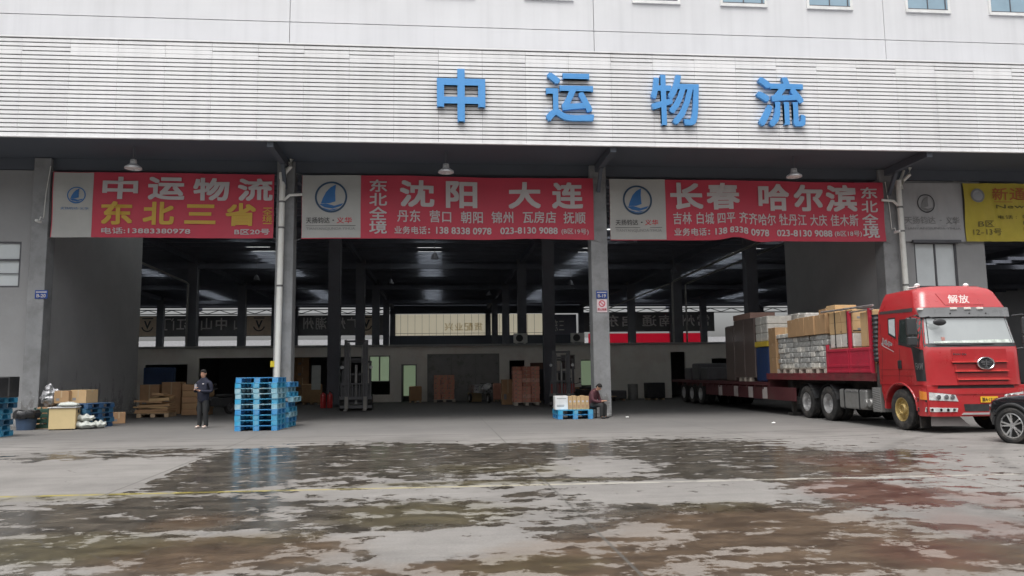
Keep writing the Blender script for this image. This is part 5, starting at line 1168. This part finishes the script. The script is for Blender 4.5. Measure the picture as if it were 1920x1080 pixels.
# fairing recess with brush lettering, grille, emblem
patch('fairing_panel', [(-.50, 3.10), (.50, 3.10), (.40, 3.40), (-.62, 3.40)], .012, truck_red, tk, 14, 4, .02)
def cab_text(s, x0, x1, z0, z1, off, name, mat, bold=.01, em=False, skew=0):
    m = MB()
    if em: cells(m, s, x0, x1, z0, z1, y=0, bold=bold)
    else: put(m, s, x0, x1, z0, z1, 0, bold)
    v = []
    for x, y, z in m.v:
        q = sec(x + skew * (z - z0), z, off); v.append((q[0], q[1] + y, q[2]))
    m.v = v; return m.build(name, mat, tk)
cab_text('解放', -.40, .14, 3.14, 3.36, .014, 'lettering', M('faded roof print', (.66, .55, .52), .5), .015, True, .18)
gz = patch('grille', [(-.50, 1.16), (.84, 1.16), (.80, 2.0), (-.60, 2.0)], .010, truck_red, tk, 14, 6, .02)
for z, x0, x1 in ((1.70, -.62, .80), (1.48, -.56, .80), (1.28, -.52, .80)):
    patch('grille_slat', [(x0, z - .02), (x1, z - .02), (x1, z + .012), (x0, z + .012)], .055, M('slat bright red', (.62, .07, .06), .25, coat=1), gz, 14, 1, .045)
    patch('grille_gap', [(x0 + .04, z - .05), (x1 - .02, z - .05), (x1 - .02, z - .024), (x0 + .04, z - .024)], .0135, blackpl, gz, 14, 1)
for z in (1.60, 1.40): patch('grille_mesh', [(-.5, z - .07), (.78, z - .07), (.78, z + .04), (-.5, z + .04)], .012, M('grille dark red', (.26, .02, .022), .5), gz, 14, 1)
m = MB(); ex, ez, n_ = .19, 1.655, 40
for (r1, r2, y0, y1) in ((1, .80, -.075, -.02),):
    vs = []
    for rr_, yy in ((1., y1), (1.0, y0 + .012), (.94, y0), (.86, y0), (.80, y0 + .012), (.80, y1)):
        vs.append([(ex + .225 * rr_ * math.cos(2 * math.pi * k / n_), yy, ez + .155 * rr_ * math.sin(2 * math.pi * k / n_)) for k in range(n_)])
    m.loft(vs, False)
em = m.build('emblem', chrome, tk, smooth=True)
m = MB(); m.loft([[(ex + .185 * math.cos(2 * math.pi * k / n_), y, ez + .128 * math.sin(2 * math.pi * k / n_)) for k in range(n_)] for y in (-.05, -.03)]); m.build('emblem_disc', blackpl, em)
m = MB(); m.box(ex - .014, ex + .014, -.066, -.051, ez - .09, ez + .09); m.box(ex - .03, ex + .03, -.066, -.051, ez - .1, ez - .08)
for k, (wd, dz) in enumerate(((.15, .04), (.14, .005), (.11, -.035))):
    for s in (-1, 1): m.prism([(ex + s * .024, ez + dz - .012), (ex + s * wd, ez + dz + .012), (ex + s * wd * .93, ez + dz + .03), (ex + s * .024, ez + dz + .012)], 'y', -.064, -.051)
m.build('emblem_mark', chrome, em)
cab_text('FAW CA', -.56, -.24, 1.86, 1.9, .012, 'badge', chrome, .02)
for s in (-1, 1): patch('wiper', [(s * .1 - .42, 2.10 + .0), (s * .1 + .42, 2.125), (s * .1 + .42, 2.14), (s * .1 - .42, 2.115)] if s > 0 else [(-.92, 2.115), (-.1, 2.09), (-.1, 2.105), (-.92, 2.13)], .03, blackpl, tk, 10, 1, .015)
# bumper with lamps and plate
bp = patch('bumper', [(-1.5, .40), (1.5, .40), (1.5, 1.06), (-1.5, 1.06)], .03, truck_red, tk, 34, 5, .10)
patch('bumper_ridge', [(-1.42, 1.0), (-.6, .92), (-.6, .975), (-1.42, 1.075)], .045, truck_red, bp, 12, 1, .03); patch('bumper_ridge', [(.6, .92), (1.42, 1.0), (1.42, 1.075), (.6, .975)], .045, truck_red, bp, 12, 1, .03)
patch('bumper_ridge', [(-.6, .92), (.6, .92), (.6, .975), (-.6, .975)], .045, truck_red, bp, 12, 1, .03)
for s in (-1, 1):
    c = [(-1.36, .80), (-.56, .755), (-.62, .91), (-1.36, 1.0)]
    if s > 0: c = [(-c[1][0], c[1][1]), (-c[0][0], c[0][1]), (-c[3][0], c[3][1]), (-c[2][0], c[2][1])]
    h = patch('headlight', c, .042, head_m, bp, 10, 3, .03)
    c2 = [(-1.42, .805), (-1.2, .79), (-1.22, .98), (-1.42, 1.01)] if s < 0 else [(1.2, .79), (1.42, .805), (1.42, 1.01), (1.22, .98)]
    patch('indicator', c2, .05, orange_m, h, 4, 2, .012)
    for xx in (-1.02, -.84, -.7): 
        q = sec(-xx * s * -1, .86, .05); m = MB(); m.lathe([(.058, q[1] - .012), (.058, q[1] + .02)], (q[0], 0, .862), 'y', 18); m.lathe([(.04, q[1] - .016), (.04, q[1] + .01)], (q[0], 0, .862), 'y', 18); m.build('lamp_bowl', chrome, h, smooth=True)
    c3 = [(-1.3, .51), (-.60, .51), (-.58, .60), (-1.28, .62)] if s < 0 else [(.60, .51), (1.3, .51), (1.28, .62), (.58, .60)]
    fg = patch('fog_light', c3, .038, head_m, bp, 8, 2, .02)
    for xx in (1.15, .98, .82, .68): q = sec(s * xx, .56, .04); m = MB(); m.lathe([(.036, q[1] - .012), (.036, q[1] + .02)], (q[0], 0, .56), 'y', 14); m.build('lamp_bowl', chrome, fg)
patch('intake', [(-.42, .52), (.42, .52), (.44, .69), (-.44, .69)], .036, blackpl, bp, 8, 2)
patch('bumper_lip', [(-.50, .44), (.50, .44), (.46, .485), (-.46, .485)], .05, M('silver trim', (.6, .6, .6), .35, .4), bp, 10, 1, .03)
np_ = patch('number_plate', [(-.03, .725), (.41, .725), (.41, .865), (-.03, .865)], .055, plate_y, bp, 4, 2, .012)
m = MB(); put(m, '渝A·13145', -.0, .38, .745, .845, 0, .02); m.v = [(x, sec(x, z, .058)[1], z) for x, y, z in m.v]; m.build('lettering', txt_blk, np_)
patch('mud_skirt', [(-1.2, .17), (-.25, .17), (-.5, .395), (-1.2, .395)], -.05, M('rubber skirt', (.16, .145, .14), .7), tk, 10, 2, .012)
# wheel arches with steps
for s in (-1, 1):
    xo, xi_ = s * 1.235, s * .93; pts = [(.10, .42), (.545, .42)]
    for k in range(15): a = math.pi * (1.02 - k * 1.0 / 14 * 1.02); pts.append((1.25 - .70 * math.cos(math.pi - a) * -1 if False else 1.25 + .70 * math.cos(a), .52 + .66 * math.sin(a) if math.sin(a) > 0 else .5))
    pts += [(2.12, .98), (2.12, 1.137), (.10, 1.137)]
    m = MB(); m.prism(pts, 'x', min(xo, xi_), max(xo, xi_)); wa = m.build('wheel_arch', truck_red, tk, bevel=.012)
    lip = MB(); arc = [(1.25 + .715 * math.cos(math.pi * (1 - k / 20)), .52 + .675 * math.sin(math.pi * (1 - k / 20))) for k in range(21)]
    lip.tube([(s * 1.245, y, z) for y, z in arc], .022, 8); lip.build('arch_lip', truck_red, wa, smooth=True)
    for z in (.50, .74): m = MB(); m.box(s * 1.16 - .085, s * 1.16 + .085, .14, .52, z, z + .09); m.build('step', blackpl, wa, bevel=.006); m = MB(); m.box(s * 1.2 - .05, s * 1.2 + .05, .15, .51, z + .092, z + .105); m.build('step_tread', tank_m, wa)
    m = MB(); m.box(s * 1.05 - .14, s * 1.05 + .14, .53, .56, .10, .42); m.build('mud_flap', rubber, tk)
# side dressing: windows, black wedge, handle, letters
for s in (-1, 1):
    sidep('door_window_surround', [(1.19, 2.16), (.22, 1.98), (.20, 2.80), (1.16, 2.80)][::1], .003, blackpl, tk, s, n=8, mm=4)
    sidep('door_window', [(1.14, 2.22), (.30, 2.06), (.30, 2.76), (1.11, 2.76)], .006, cabwin_m, tk, s, n=8, mm=4)
    sidep('rear_window_surround', [(1.30, 2.30), (1.66, 2.44), (1.70, 2.87), (1.34, 2.87)], .003, blackpl, tk, s, n=4, mm=3)
    sidep('rear_window', [(1.335, 2.37), (1.62, 2.48), (1.655, 2.83), (1.37, 2.83)], .006, glass_g, tk, s, n=4, mm=3)
    sidep('wedge_panel', [(.48, 1.24), (.16, 1.24), (.20, 2.0), (.62, 2.06)], .006, blackpl, tk, s, n=8, mm=8)
    sidep('cab_trim', [(2.1, 3.0), (.4, 2.95), (.36, 3.05), (2.1, 3.07)], .006, M('trim dark', (.06, .05, .05), .6), tk, s, n=8, mm=2)
    for y in (1.245, 2.05 if s < 0 else 2.04): sidep('door_seam', [(y, 1.2), (y + .014, 1.2), (y + .014, 2.75), (y, 2.75)], .004, blackpl, tk, s, n=1, mm=6)
    for z in (1.52, 1.36): sidep('side_rib', [(2.1, z), (.55, z), (.55, z + .016), (2.1, z + .016)], .004, M('red shade line', (.25, .02, .02), .5), tk, s, n=6, mm=1)
    m = MB(); m.box(s * 1.262 - .018, s * 1.262 + .018, 1.08, 1.22, 1.55, 1.76); m.build('door_handle', blackpl, tk, bevel=.012)
m = MB(); put(m, 'J6P', 0, .50, 0, .19, 0, .05); m.v = [(-1.2465 - .0, 1.98 - x, 2.21 - .34 * x + z * .9) for x, y, z in m.v]
m.v = [(-lerp_tab(HW, z) - .004, y, z) for x, y, z in m.v]; m.build('badge', txt_white, tk)
m = MB(); m.v = []; m.add([(-lerp_tab(HW, z) - .004, y, z) for y, z in ((1.95, 2.185), (1.40, 1.995), (1.40, 1.975), (1.95, 2.165))], [(0, 1, 2, 3)]); m.build('badge', txt_white, tk)
m = MB(); put(m, 'FAW', 0, .30, 0, .16, 0, .01); m.v = [(-1.2555, .47 - x, 1.52 + z) for x, y, z in m.v]; m.build('badge', M('badge grey', (.4, .4, .4), .4), tk)
# mirrors
for s in (-1, 1):
    m = MB(); m.tube([(s * 1.2, .30, 2.82), (s * 1.36, .16, 2.84), (s * 1.5, .16, 2.80), (s * 1.52, .17, 2.1), (s * 1.34, .22, 2.02), (s * 1.24, .3, 2.0)], .022, 10); mi = m.build('mirror_arm', blackpl, tk, smooth=True)
    m = MB(); m.box(s * 1.47 - .12, s * 1.47 + .12, .14, .24, 2.35, 2.78); m.box(s * 1.47 - .12, s * 1.47 + .12, .14, .24, 2.10, 2.32); m.build('mirror', M('mirror housing', (.05, .053, .055), .35, coat=.4), mi, bevel=.03)
m = MB(); q = sec(-.83, 2.75, .12); m.tube([sec(-1.05, 2.79, .02), sec(-1.0, 2.80, .2), sec(-.86, 2.72, .22)], .014, 8); fm = m.build('mirror_arm', blackpl, tk)
m = MB(); c_ = sec(-.80, 2.66, .20); m.blob(c_, .17, .05, .085, 18, 10); m.build('mirror', blackpl, fm, smooth=True)
# roof horns, beacon nubs
for x in (-.75, .55): m = MB(); m.blob((x, 1.0, 3.66), .07, .07, .055, 12, 8); m.tube([(x, .95, 3.63), (x - .25, 1.0, 3.6)], .012, 6); m.build('roof_nub', white_pt, tk, smooth=True)
# behind the cab: ribbed intake, chassis, tanks, mudguards
m = MB(); pts = [(-1.13, 2.36, 1.75 + .06 * k) for k in range(22)]
m.tube([(x, y + .02 * math.sin(k * .3), z) for k, (x, y, z) in enumerate(pts)], [.125 if k % 2 else .10 for k in range(22)], 14); m.build('intake_hose', blackpl, tk, smooth=False)
m = MB(); m.box(-1.15, 1.1, 2.2, 2.48, .72, 1.7); m.box(-.45, -.33, .6, 8.0, .72, .98); m.box(.33, .45, .6, 8.0, .72, .98)
for y in (2.6, 3.6, 4.6, 6.0, 7.4): m.box(-.33, .33, y, y + .12, .76, .94)
m.box(-.5, .5, 5.0, 7.2, .985, 1.10); m.box(-.8, .8, .5, 2.2, .75, 1.12); m.build('chassis', chassis_m, tk, bevel=.01)
for y in (5.25, 6.72): m = MB(); m.tube([(-1.0, y, .53), (1.0, y, .53)], .09, 12); m.blob((0, y, .55), .26, .24, .24); m.build('axle', chassis_m, tk)
m = MB(); m.box(-1.2, -.55, 3.0, 4.55, .42, .98); tnk = m.build('fuel_tank', tank_m, tk, bevel=.06, seg=4)
for y in (3.35, 4.2): m = MB(); m.box(-1.212, -.54, y, y + .05, .41, .99); m.build('tank_strap', blackpl, tnk)
m = MB(); m.box(-1.21, -1.203, 3.45, 4.15, .9, .93); m.build('tank_rail', steel_br, tnk)
m = MB(); m.box(.55, 1.2, 2.9, 4.4, .42, .98); m.build('fuel_tank', tank_m, tk, bevel=.06, seg=4)
for y in (2.78, 3.0): m = MB(); m.lathe([(.0, -1.26), (.1, -1.25), (.125, -1.2), (.125, -.6), (.0, -.58)], (0, y, .62 - (y > 2.9) * .02), 'x', 18); m.build('air_tank', tank_m, tk, smooth=True)
m = MB(); m.box(-1.24, -.95, 2.2, 2.6, .40, 1.05)
m.build('checker_guard', tank_m, tk, bevel=.01)
m = MB()
for k in range(9): m.bar((-1.2425, 2.22, .45 + .06 * k), (-1.2425, 2.58, .50 + .06 * k), .006, .014)
m.build('tread_pattern', steel_br, tk)
for s in (-1, 1):
    wheel_parts(tk, (s * 1.08, 1.25, .52), .52, .30, .30, gold_rim, s, deep=.03)
    for y in (5.25, 6.72): wheel_parts(tk, (s * 1.08, y, .52), .52, .27, .30, steel_br, s, deep=.13); wheel_parts(tk, (s * .76, y, .52), .52, .27, .30, steel_br, s, deep=.13)
    m = MB()
    for y in (5.25, 6.72):
        arc = [(y + .62 * math.cos(math.pi * k / 12), .5 + .62 * math.sin(math.pi * k / 12)) for k in range(1, 12)]
        m.loft([[(s * x, yy, zz_) for yy, zz_ in arc] for x in (.62, 1.22)], False, False)
    m.build('mudguard', blackpl, tk)

# ------------------------------------------------------------------ trailer
tl = thing('flatbed_trailer', TW(0, 2.35, 0), 'long dark red gooseneck flatbed trailer loaded with cartons behind the red tractor', 'trailer', rz=TRZ)
def T2(m, name, mat, parent=None, **k):
    m.v = [(x, y - 2.35, z) for x, y, z in m.v]; return m.build(name, mat, parent or tl, **k)
m = MB(); m.box(-1.25, 1.25, 2.45, 9.85, 1.36, 1.44); m.box(-1.25, -1.17, 2.45, 9.85, 1.22, 1.359); m.box(1.17, 1.25, 2.45, 9.85, 1.22, 1.359)
for y in [2.7 + .6 * k for k in range(12)]: m.box(-1.16, 1.16, y, y + .08, 1.25, 1.359)
T2(m, 'raised_deck', M('deck dark red', (.17, .028, .035), .6, 0, .3, 3, dirt=(.12, .07, .05), dscale=4, damt=.7), bevel=.006)
m = MB(); m.box(-1.25, 1.25, 9.851, 22.6, 1.0, 1.12); m.box(-1.2, 1.2, 9.75, 9.85, .9, 1.355)
for y in [10.2 + .8 * k for k in range(15)]: m.box(-1.24, 1.24, y, y + .1, .86, .999)
T2(m, 'lower_deck', trailer_dk)
m = MB(); m.box(-.5, -.36, 2.6, 22.4, .9, 1.2); m.box(.36, .5, 2.6, 22.4, .9, 1.2); T2(m, 'main_beam', chassis_m)
m = MB(); m.box(-1.22, -1.16, 7.55, 17.0, .50, .95); sb = T2(m, 'side_guard', trailer_dk, bevel=.006)
m = MB(); m.box(1.16, 1.22, 7.55, 17.0, .50, .95); T2(m, 'side_guard', trailer_dk)
for y in (9.9, 11.3, 12.9, 14.8): m = MB(); m.box(-1.226, -1.2215, y, y + .45, .52, .93); T2(m, 'reflective_stripe', M('stripe dirty white', (.52, .47, .45), .6, dirt=(.25, .2, .18)), None)
for s in (-1, 1):
    for (y0, y1) in ((2.56, 3.68), (3.74, 5.06)):
        m = MB(); x = s * 1.23; m.box(x - .02, x + .02, y0, y1, 1.445, 2.15)
        for z in (1.46, 1.62, 2.07): m.box(x - .035, x + .035, y0 - .01, y1 + .01, z, z + .07)
        for y in (y0, y1 - .06): m.box(x - .034, x + .034, y, y + .06, 1.53, 2.07)
        T2(m, 'side_board', truck_red2, bevel=.005)
for x in (-1.2, 1.2):
    for y in (2.56, 3.70, 5.1): m = MB(); m.box(x - .04, x + .04, y - .04, y + .04, 1.44, 3.22 if y < 5 else 2.3); T2(m, 'stake', truck_red2)
    m = MB(); m.tube([(x, 2.36, 3.28), (x, 5.4, 3.32)], .03, 10); m.tube([(x, 2.36, 3.18), (x, 3.72, 3.18)], .022, 8); T2(m, 'top_rail', steel_br)
m = MB(); m.box(-1.1, 1.22, 2.50, 2.54, 1.445, 2.0)
for k in range(1, 6): x = -1.15 + .46 * k; m.box(x - .03, x + .03, 2.50, 2.54, 2.001, 3.2)
T2(m, 'headboard', truck_red2)
for s in (-1, 1):
    for y in (17.9, 19.25, 20.6): wheel_parts(tl, (s * 1.07, y - 2.35, .5), .5, .27, .28, steel_br, s, deep=.13); wheel_parts(tl, (s * .76, y - 2.35, .5), .5, .27, .28, steel_br, s, deep=.13)
    m = MB(); m.box(s * .9 - .06, s * .9 + .06, 8.3, 8.45, .12, 1.2); m.box(s * .9 - .15, s * .9 + .15, 8.2, 8.55, .02, .1); T2(m, 'landing_leg', chassis_m)
m = MB()
for y in (17.9, 19.25, 20.6): m.tube([(-1, y, .5), (1, y, .5)], .08, 10)
T2(m, 'axle', chassis_m)

# ------------------------------------------------------------------ trailer load
def load(lx, ly, z, wd, dp, h, mat, label, group, **k): x, y, zz_ = TW(lx, ly, z); return carton(x, y, z, wd, dp, h, mat, label, group, TRZ + k.pop('rz', 0), **k)
for p_, yc in enumerate((5.92, 7.18, 8.44)):
    x, y, z = TW(-.62, yc, 0)
    q = place_pallet('wooden_pallet', wood_w, x, y, 1.442, TRZ + R(90), 'pale wooden pallet under the grey wrapped packages, %s from the cab' % ('first', 'second', 'third')[p_], 'pallets on the raised deck')
    for r_ in range(6):
        for c_ in range(4):
            load(-.62 + rp.uniform(-.02, .02), yc - .45 + c_ * .30 + rp.uniform(-.01, .01) + (.02 if r_ % 2 else -.02), 1.60 + r_ * .176, .95, .29, .172, wrap_m if rp.random() < .8 else wrap_w, 'grey-white shrink-wrapped package in the stacked load on the raised trailer deck', 'wrapped packages on the raised deck', tape=False, cat='package', name='wrapped_package', bev=.03)
for i in range(3): load(-.62, 8.25 + i * .38, 2.665, 1.0, .37, .14, wrap_w, 'flat white package lying on the wrapped stack farthest from the cab', 'flat white packages on the stack', tape=False, cat='package', name='flat_package', bev=.02)
for i in range(4): load(-.66 + rp.uniform(-.03, .03), 5.62 + i * .70, 2.66, 1.0, .68, .60 - .02 * (i == 3), carton_m, 'large brown carton on top of the wrapped packages, %s from the cab' % ('first', 'second', 'third', 'fourth')[i], 'large cartons on the packages', rz=R(rp.uniform(-1.5, 1.5)))
load(-.7, 5.1, 3.265, .7, .5, .24, carton_l, 'light brown carton lying highest on the load nearest the cab', None, rz=R(4)); load(-.7, 5.72, 3.265, .6, .6, .18, carton_m, 'brown carton lying highest on the load just behind the light one', None, rz=R(-6))
for i, yy in enumerate((3.95, 4.68)):
    for k in range(2): load(-.68, yy, 1.445 + k * .37, .9, .7, .365, carton_d, 'brown carton hidden low behind the red side board, %s' % ('lower', 'upper')[k] + (' front', ' rear')[i], None, tape=False)
    load(-.68, yy, 2.19, .92, .68, .40, wrap_w, 'white wrapped carton above the red side board, %s of the pair' % ('nearer the cab', 'farther from the cab')[i], 'white cartons above the side board', tape=False, name='wrapped_carton', bev=.02)
    for k in range(2): load(-.68, yy, 2.60 + k * .335, .92, .69, .33, carton_l, 'light brown strapped carton above the side board, %s layer, %s the cab' % (('lower', 'upper')[k], ('nearer', 'farther from')[i]), 'strapped cartons above the side board')
    m = MB(); x, y, z = TW(-.68, yy, 2.19)
    m.box(-.475, .475, -.03, .03, .08, .12); m.box(-.478, -.468, -.04, .0, .0, 1.09); m.box(-.475, .475, -.352, -.346, .45, .48); o = m.build('strap', blackpl, loc=(x, y, z), rz=TRZ); tag(o, 'black strap round the %s column of strapped cartons' % ('front', 'rear')[i], 'strap')
load(-.68, 2.85, 1.445, .9, .75, .73, carton_d, 'dark brown carton behind the red side board at the headboard', None, tape=False)
for i in range(2): load(-.72, 2.68 + i * .34, 2.18, .85, .32, .98 - .03 * i, carton_l, 'tall tan carton standing at the headboard, %s the cab' % ('next to', 'second from')[i], 'tall cartons at the headboard')
for k in range(3): load(-.75, 9.42, 1.445 + k * .545, .8, .62, .54, carton_m, 'brown carton, %s of the column of three at the rear of the raised deck' % ('lowest', 'middle', 'topmost')[k], 'cartons at the rear of the raised deck')
x, y, z = TW(-.62, 10.5, 1.122); m = MB(); m.box(-.5, .5, -.6, .6, 0, 1.3); o = m.build('tarpaulin_bale', blue_wrap, loc=(x, y, z), rz=TRZ, bevel=.06); tag(o, 'blue tarpaulin-wrapped bale with a yellow cap on the lower trailer deck', 'bale')
m = MB(); m.box(-.52, .52, -.62, .62, 1.305, 1.5); m.build('yellow_cap', yel_m, o, bevel=.02)
for k in range(6):
    for i in range(3): load(.35, 9.3 + i * .62, 1.442 + k * .36 if i < 1 else 1.122 + k * .42, .8, .6, .35 if i < 1 else .41, wrap_w, 'white wrapped sack bale in the tall white stack behind the blue tarpaulin', 'white stack on the lower deck', tape=False, cat='bale', name='wrapped_bale', bev=.05)
x, y, z = TW(-.6, 12.3, 0); place_pallet('wooden_pallet', wood_w, x, y, 1.122, TRZ + R(90), 'pale wooden pallet under the tall dark crates on the lower deck', None)
for k in range(3):
    for i in range(2): load(-.62, 10.22 + i * .58, 2.63 + k * .31, .95, .57, .305, wrap_w, 'white wrapped package piled on the yellow-capped blue bale', 'white packages on the blue bale', tape=False, cat='package', name='wrapped_package', bev=.03)
crate_m = M('dark wrapped crate', (.13, .095, .085), .45, 0, .2, 2, coat=.3)
for i in range(2): load(-.62, 11.72 + i * 1.12, 1.28, 1.0, 1.1, 2.3, crate_m, 'tall dark film-wrapped crate on the lower deck, %s the cab' % ('nearer', 'farther from')[i], 'tall dark crates', tape=False, cat='crate', name='tall_crate', bev=.03)
load(-.6, 12.5, 3.585, 1.0, 1.9, .22, M('pinkish carton', (.34, .21, .17), .8), 'pinkish brown flat carton lying on the tall dark crates', None, tape=False)
for i in range(1): load(-.5, 14.0 + i * 1.15, 1.122, 1.2, 1.05, 2.3 - .35 * i, blackpl if i % 2 else crate_m, 'dark covered crate on the lower deck just behind the tall film-wrapped crates', 'dark crates far back', tape=False, cat='crate', name='covered_crate', bev=.05)
for i in range(3): load(-.3, 17.9 + i * 1.3, 1.122, 1.4, 1.1, .6 + .2 * (i % 2), fork_dk, 'low dark machine crate at the trailer tail, %s from the tall load' % ('first', 'second', 'third')[i], 'low crates at the tail', tape=False, cat='crate', name='low_crate', bev=.05)

# ------------------------------------------------------------------ black car at the right edge
SUVZ = R(-52)
sv = thing('parked_car', (12.586, 15.425, 0), 'black car with five-spoke silver wheel cut off by the right edge of the photo', 'car', rz=R(-76))
# local frame: car length along x (front at -x), near side at -y
def car_ring(x, hw, z0, z1, zs, tw):
    return [(x, -hw * .92, z0), (x, -hw, z0 + .18), (x, -hw * 1.01, zs - .18), (x, -hw * .97, zs), (x, -tw, z1 - .04), (x, -tw * .8, z1), (x, tw * .8, z1), (x, tw, z1 - .04), (x, hw * .97, zs), (x, hw * 1.01, zs - .18), (x, hw, z0 + .18), (x, hw * .92, z0)]
m = MB()
st_ = [(-.62, .42, .42, .72, .62, .34), (-.55, .70, .30, .84, .76, .6), (-.40, .86, .26, .93, .86, .75), (0., .92, .25, 1.00, .95, .8), (.7, .925, .25, 1.06, 1.0, .8), (.95, .925, .25, 1.12, 1.02, .78), (1.55, .925, .25, 1.60, 1.03, .66), (2.1, .925, .25, 1.70, 1.04, .64), (3.2, .925, .25, 1.68, 1.05, .64), (3.9, .91, .3, 1.45, 1.05, .66), (4.15, .86, .35, 1.05, .95, .7), (4.25, .7, .45, .9, .8, .5)]
m.loft([car_ring(*q) for q in st_]); body = m.build('body', car_blk, sv, smooth=True)
s2 = body.modifiers.new('sub', 'SUBSURF'); s2.levels = 2; s2.render_levels = 2
for xw in (.15, 2.95):
    for s in (-1, 1):
        m = MB(); arc = [(xw + .43 * math.cos(math.pi * k / 16), .36 + .43 * math.sin(math.pi * k / 16)) for k in range(17)]; m.tube([(x, s * .915, z) for x, z in arc], .035, 8); m.build('arch_trim', blackpl, sv, smooth=True)
        m = MB(); m.lathe([(.405, s * .60), (.405, s * .926)], (xw, 0, .36), 'y', 32); m.build('arch_well', M('arch black', (.006, .006, .006), .9), sv)
        # alloy wheel
        m = MB(); cx, cz, yy = xw, .36, s * .95; R1 = .255
        ringv = []
        for rr_, dy in ((R1, -.02), (R1 + .005, 0), (R1 - .02, .005), (R1 - .03, -.04), (R1 - .035, -.14)): ringv.append([(cx + rr_ * math.cos(2 * math.pi * k / 40), yy + s * dy, cz + rr_ * math.sin(2 * math.pi * k / 40)) for k in range(40)])
        m.loft(ringv, False)
        for k in range(5):
            for da in (-.17, .17):
                a = 2 * math.pi * k / 5 + math.pi / 2 + .2; p0 = (cx + .05 * math.cos(a + da), yy - s * .03, cz + .05 * math.sin(a + da)); p1 = (cx + .235 * math.cos(a + da), yy - s * .006, cz + .235 * math.sin(a + da)); m.bar(p0, p1, .034, .03)
        m.lathe([(.0, yy - s * .01), (.06, yy - s * .012), (.065, yy - s * .05)], (cx, 0, cz), 'y', 20)
        wl = m.build('wheel', alu, sv, smooth=False)
        m = MB(); m.lathe([(R1 - .02, yy - s * .2), (R1, yy + s * .0), (.29, yy + s * .022), (.34, yy + s * .016), (.358, yy - s * .02), (.36, yy - s * .1), (.36, yy - s * .2)], (cx, 0, cz), 'y', 48, False); m.build('tyre', rubber, wl, smooth=True)
        m = MB(); m.lathe([(.0, yy - s * .13), (.2, yy - s * .13), (.2, yy - s * .11), (.0, yy - s * .11)], (cx, 0, cz), 'y', 28); m.build('brake_disc', tank_m, wl)
for s in (-1, 1):
    m = MB(); m.prism([(1.25, 1.12), (3.6, 1.12), (3.2, 1.6), (1.75, 1.58)], 'y', s * .80 - .01, s * .80 + .01); m.build('side_window', cabwin_m, sv)
    m = MB(); m.blob((-.42, s * .62, .74), .12, .16, .07, 14, 8); m.build('headlight', head_m, sv, smooth=True)
    m = MB(); m.blob((1.25, s * 1.02, 1.1), .08, .11, .08, 12, 8); m.build('mirror', car_blk, sv, smooth=True)
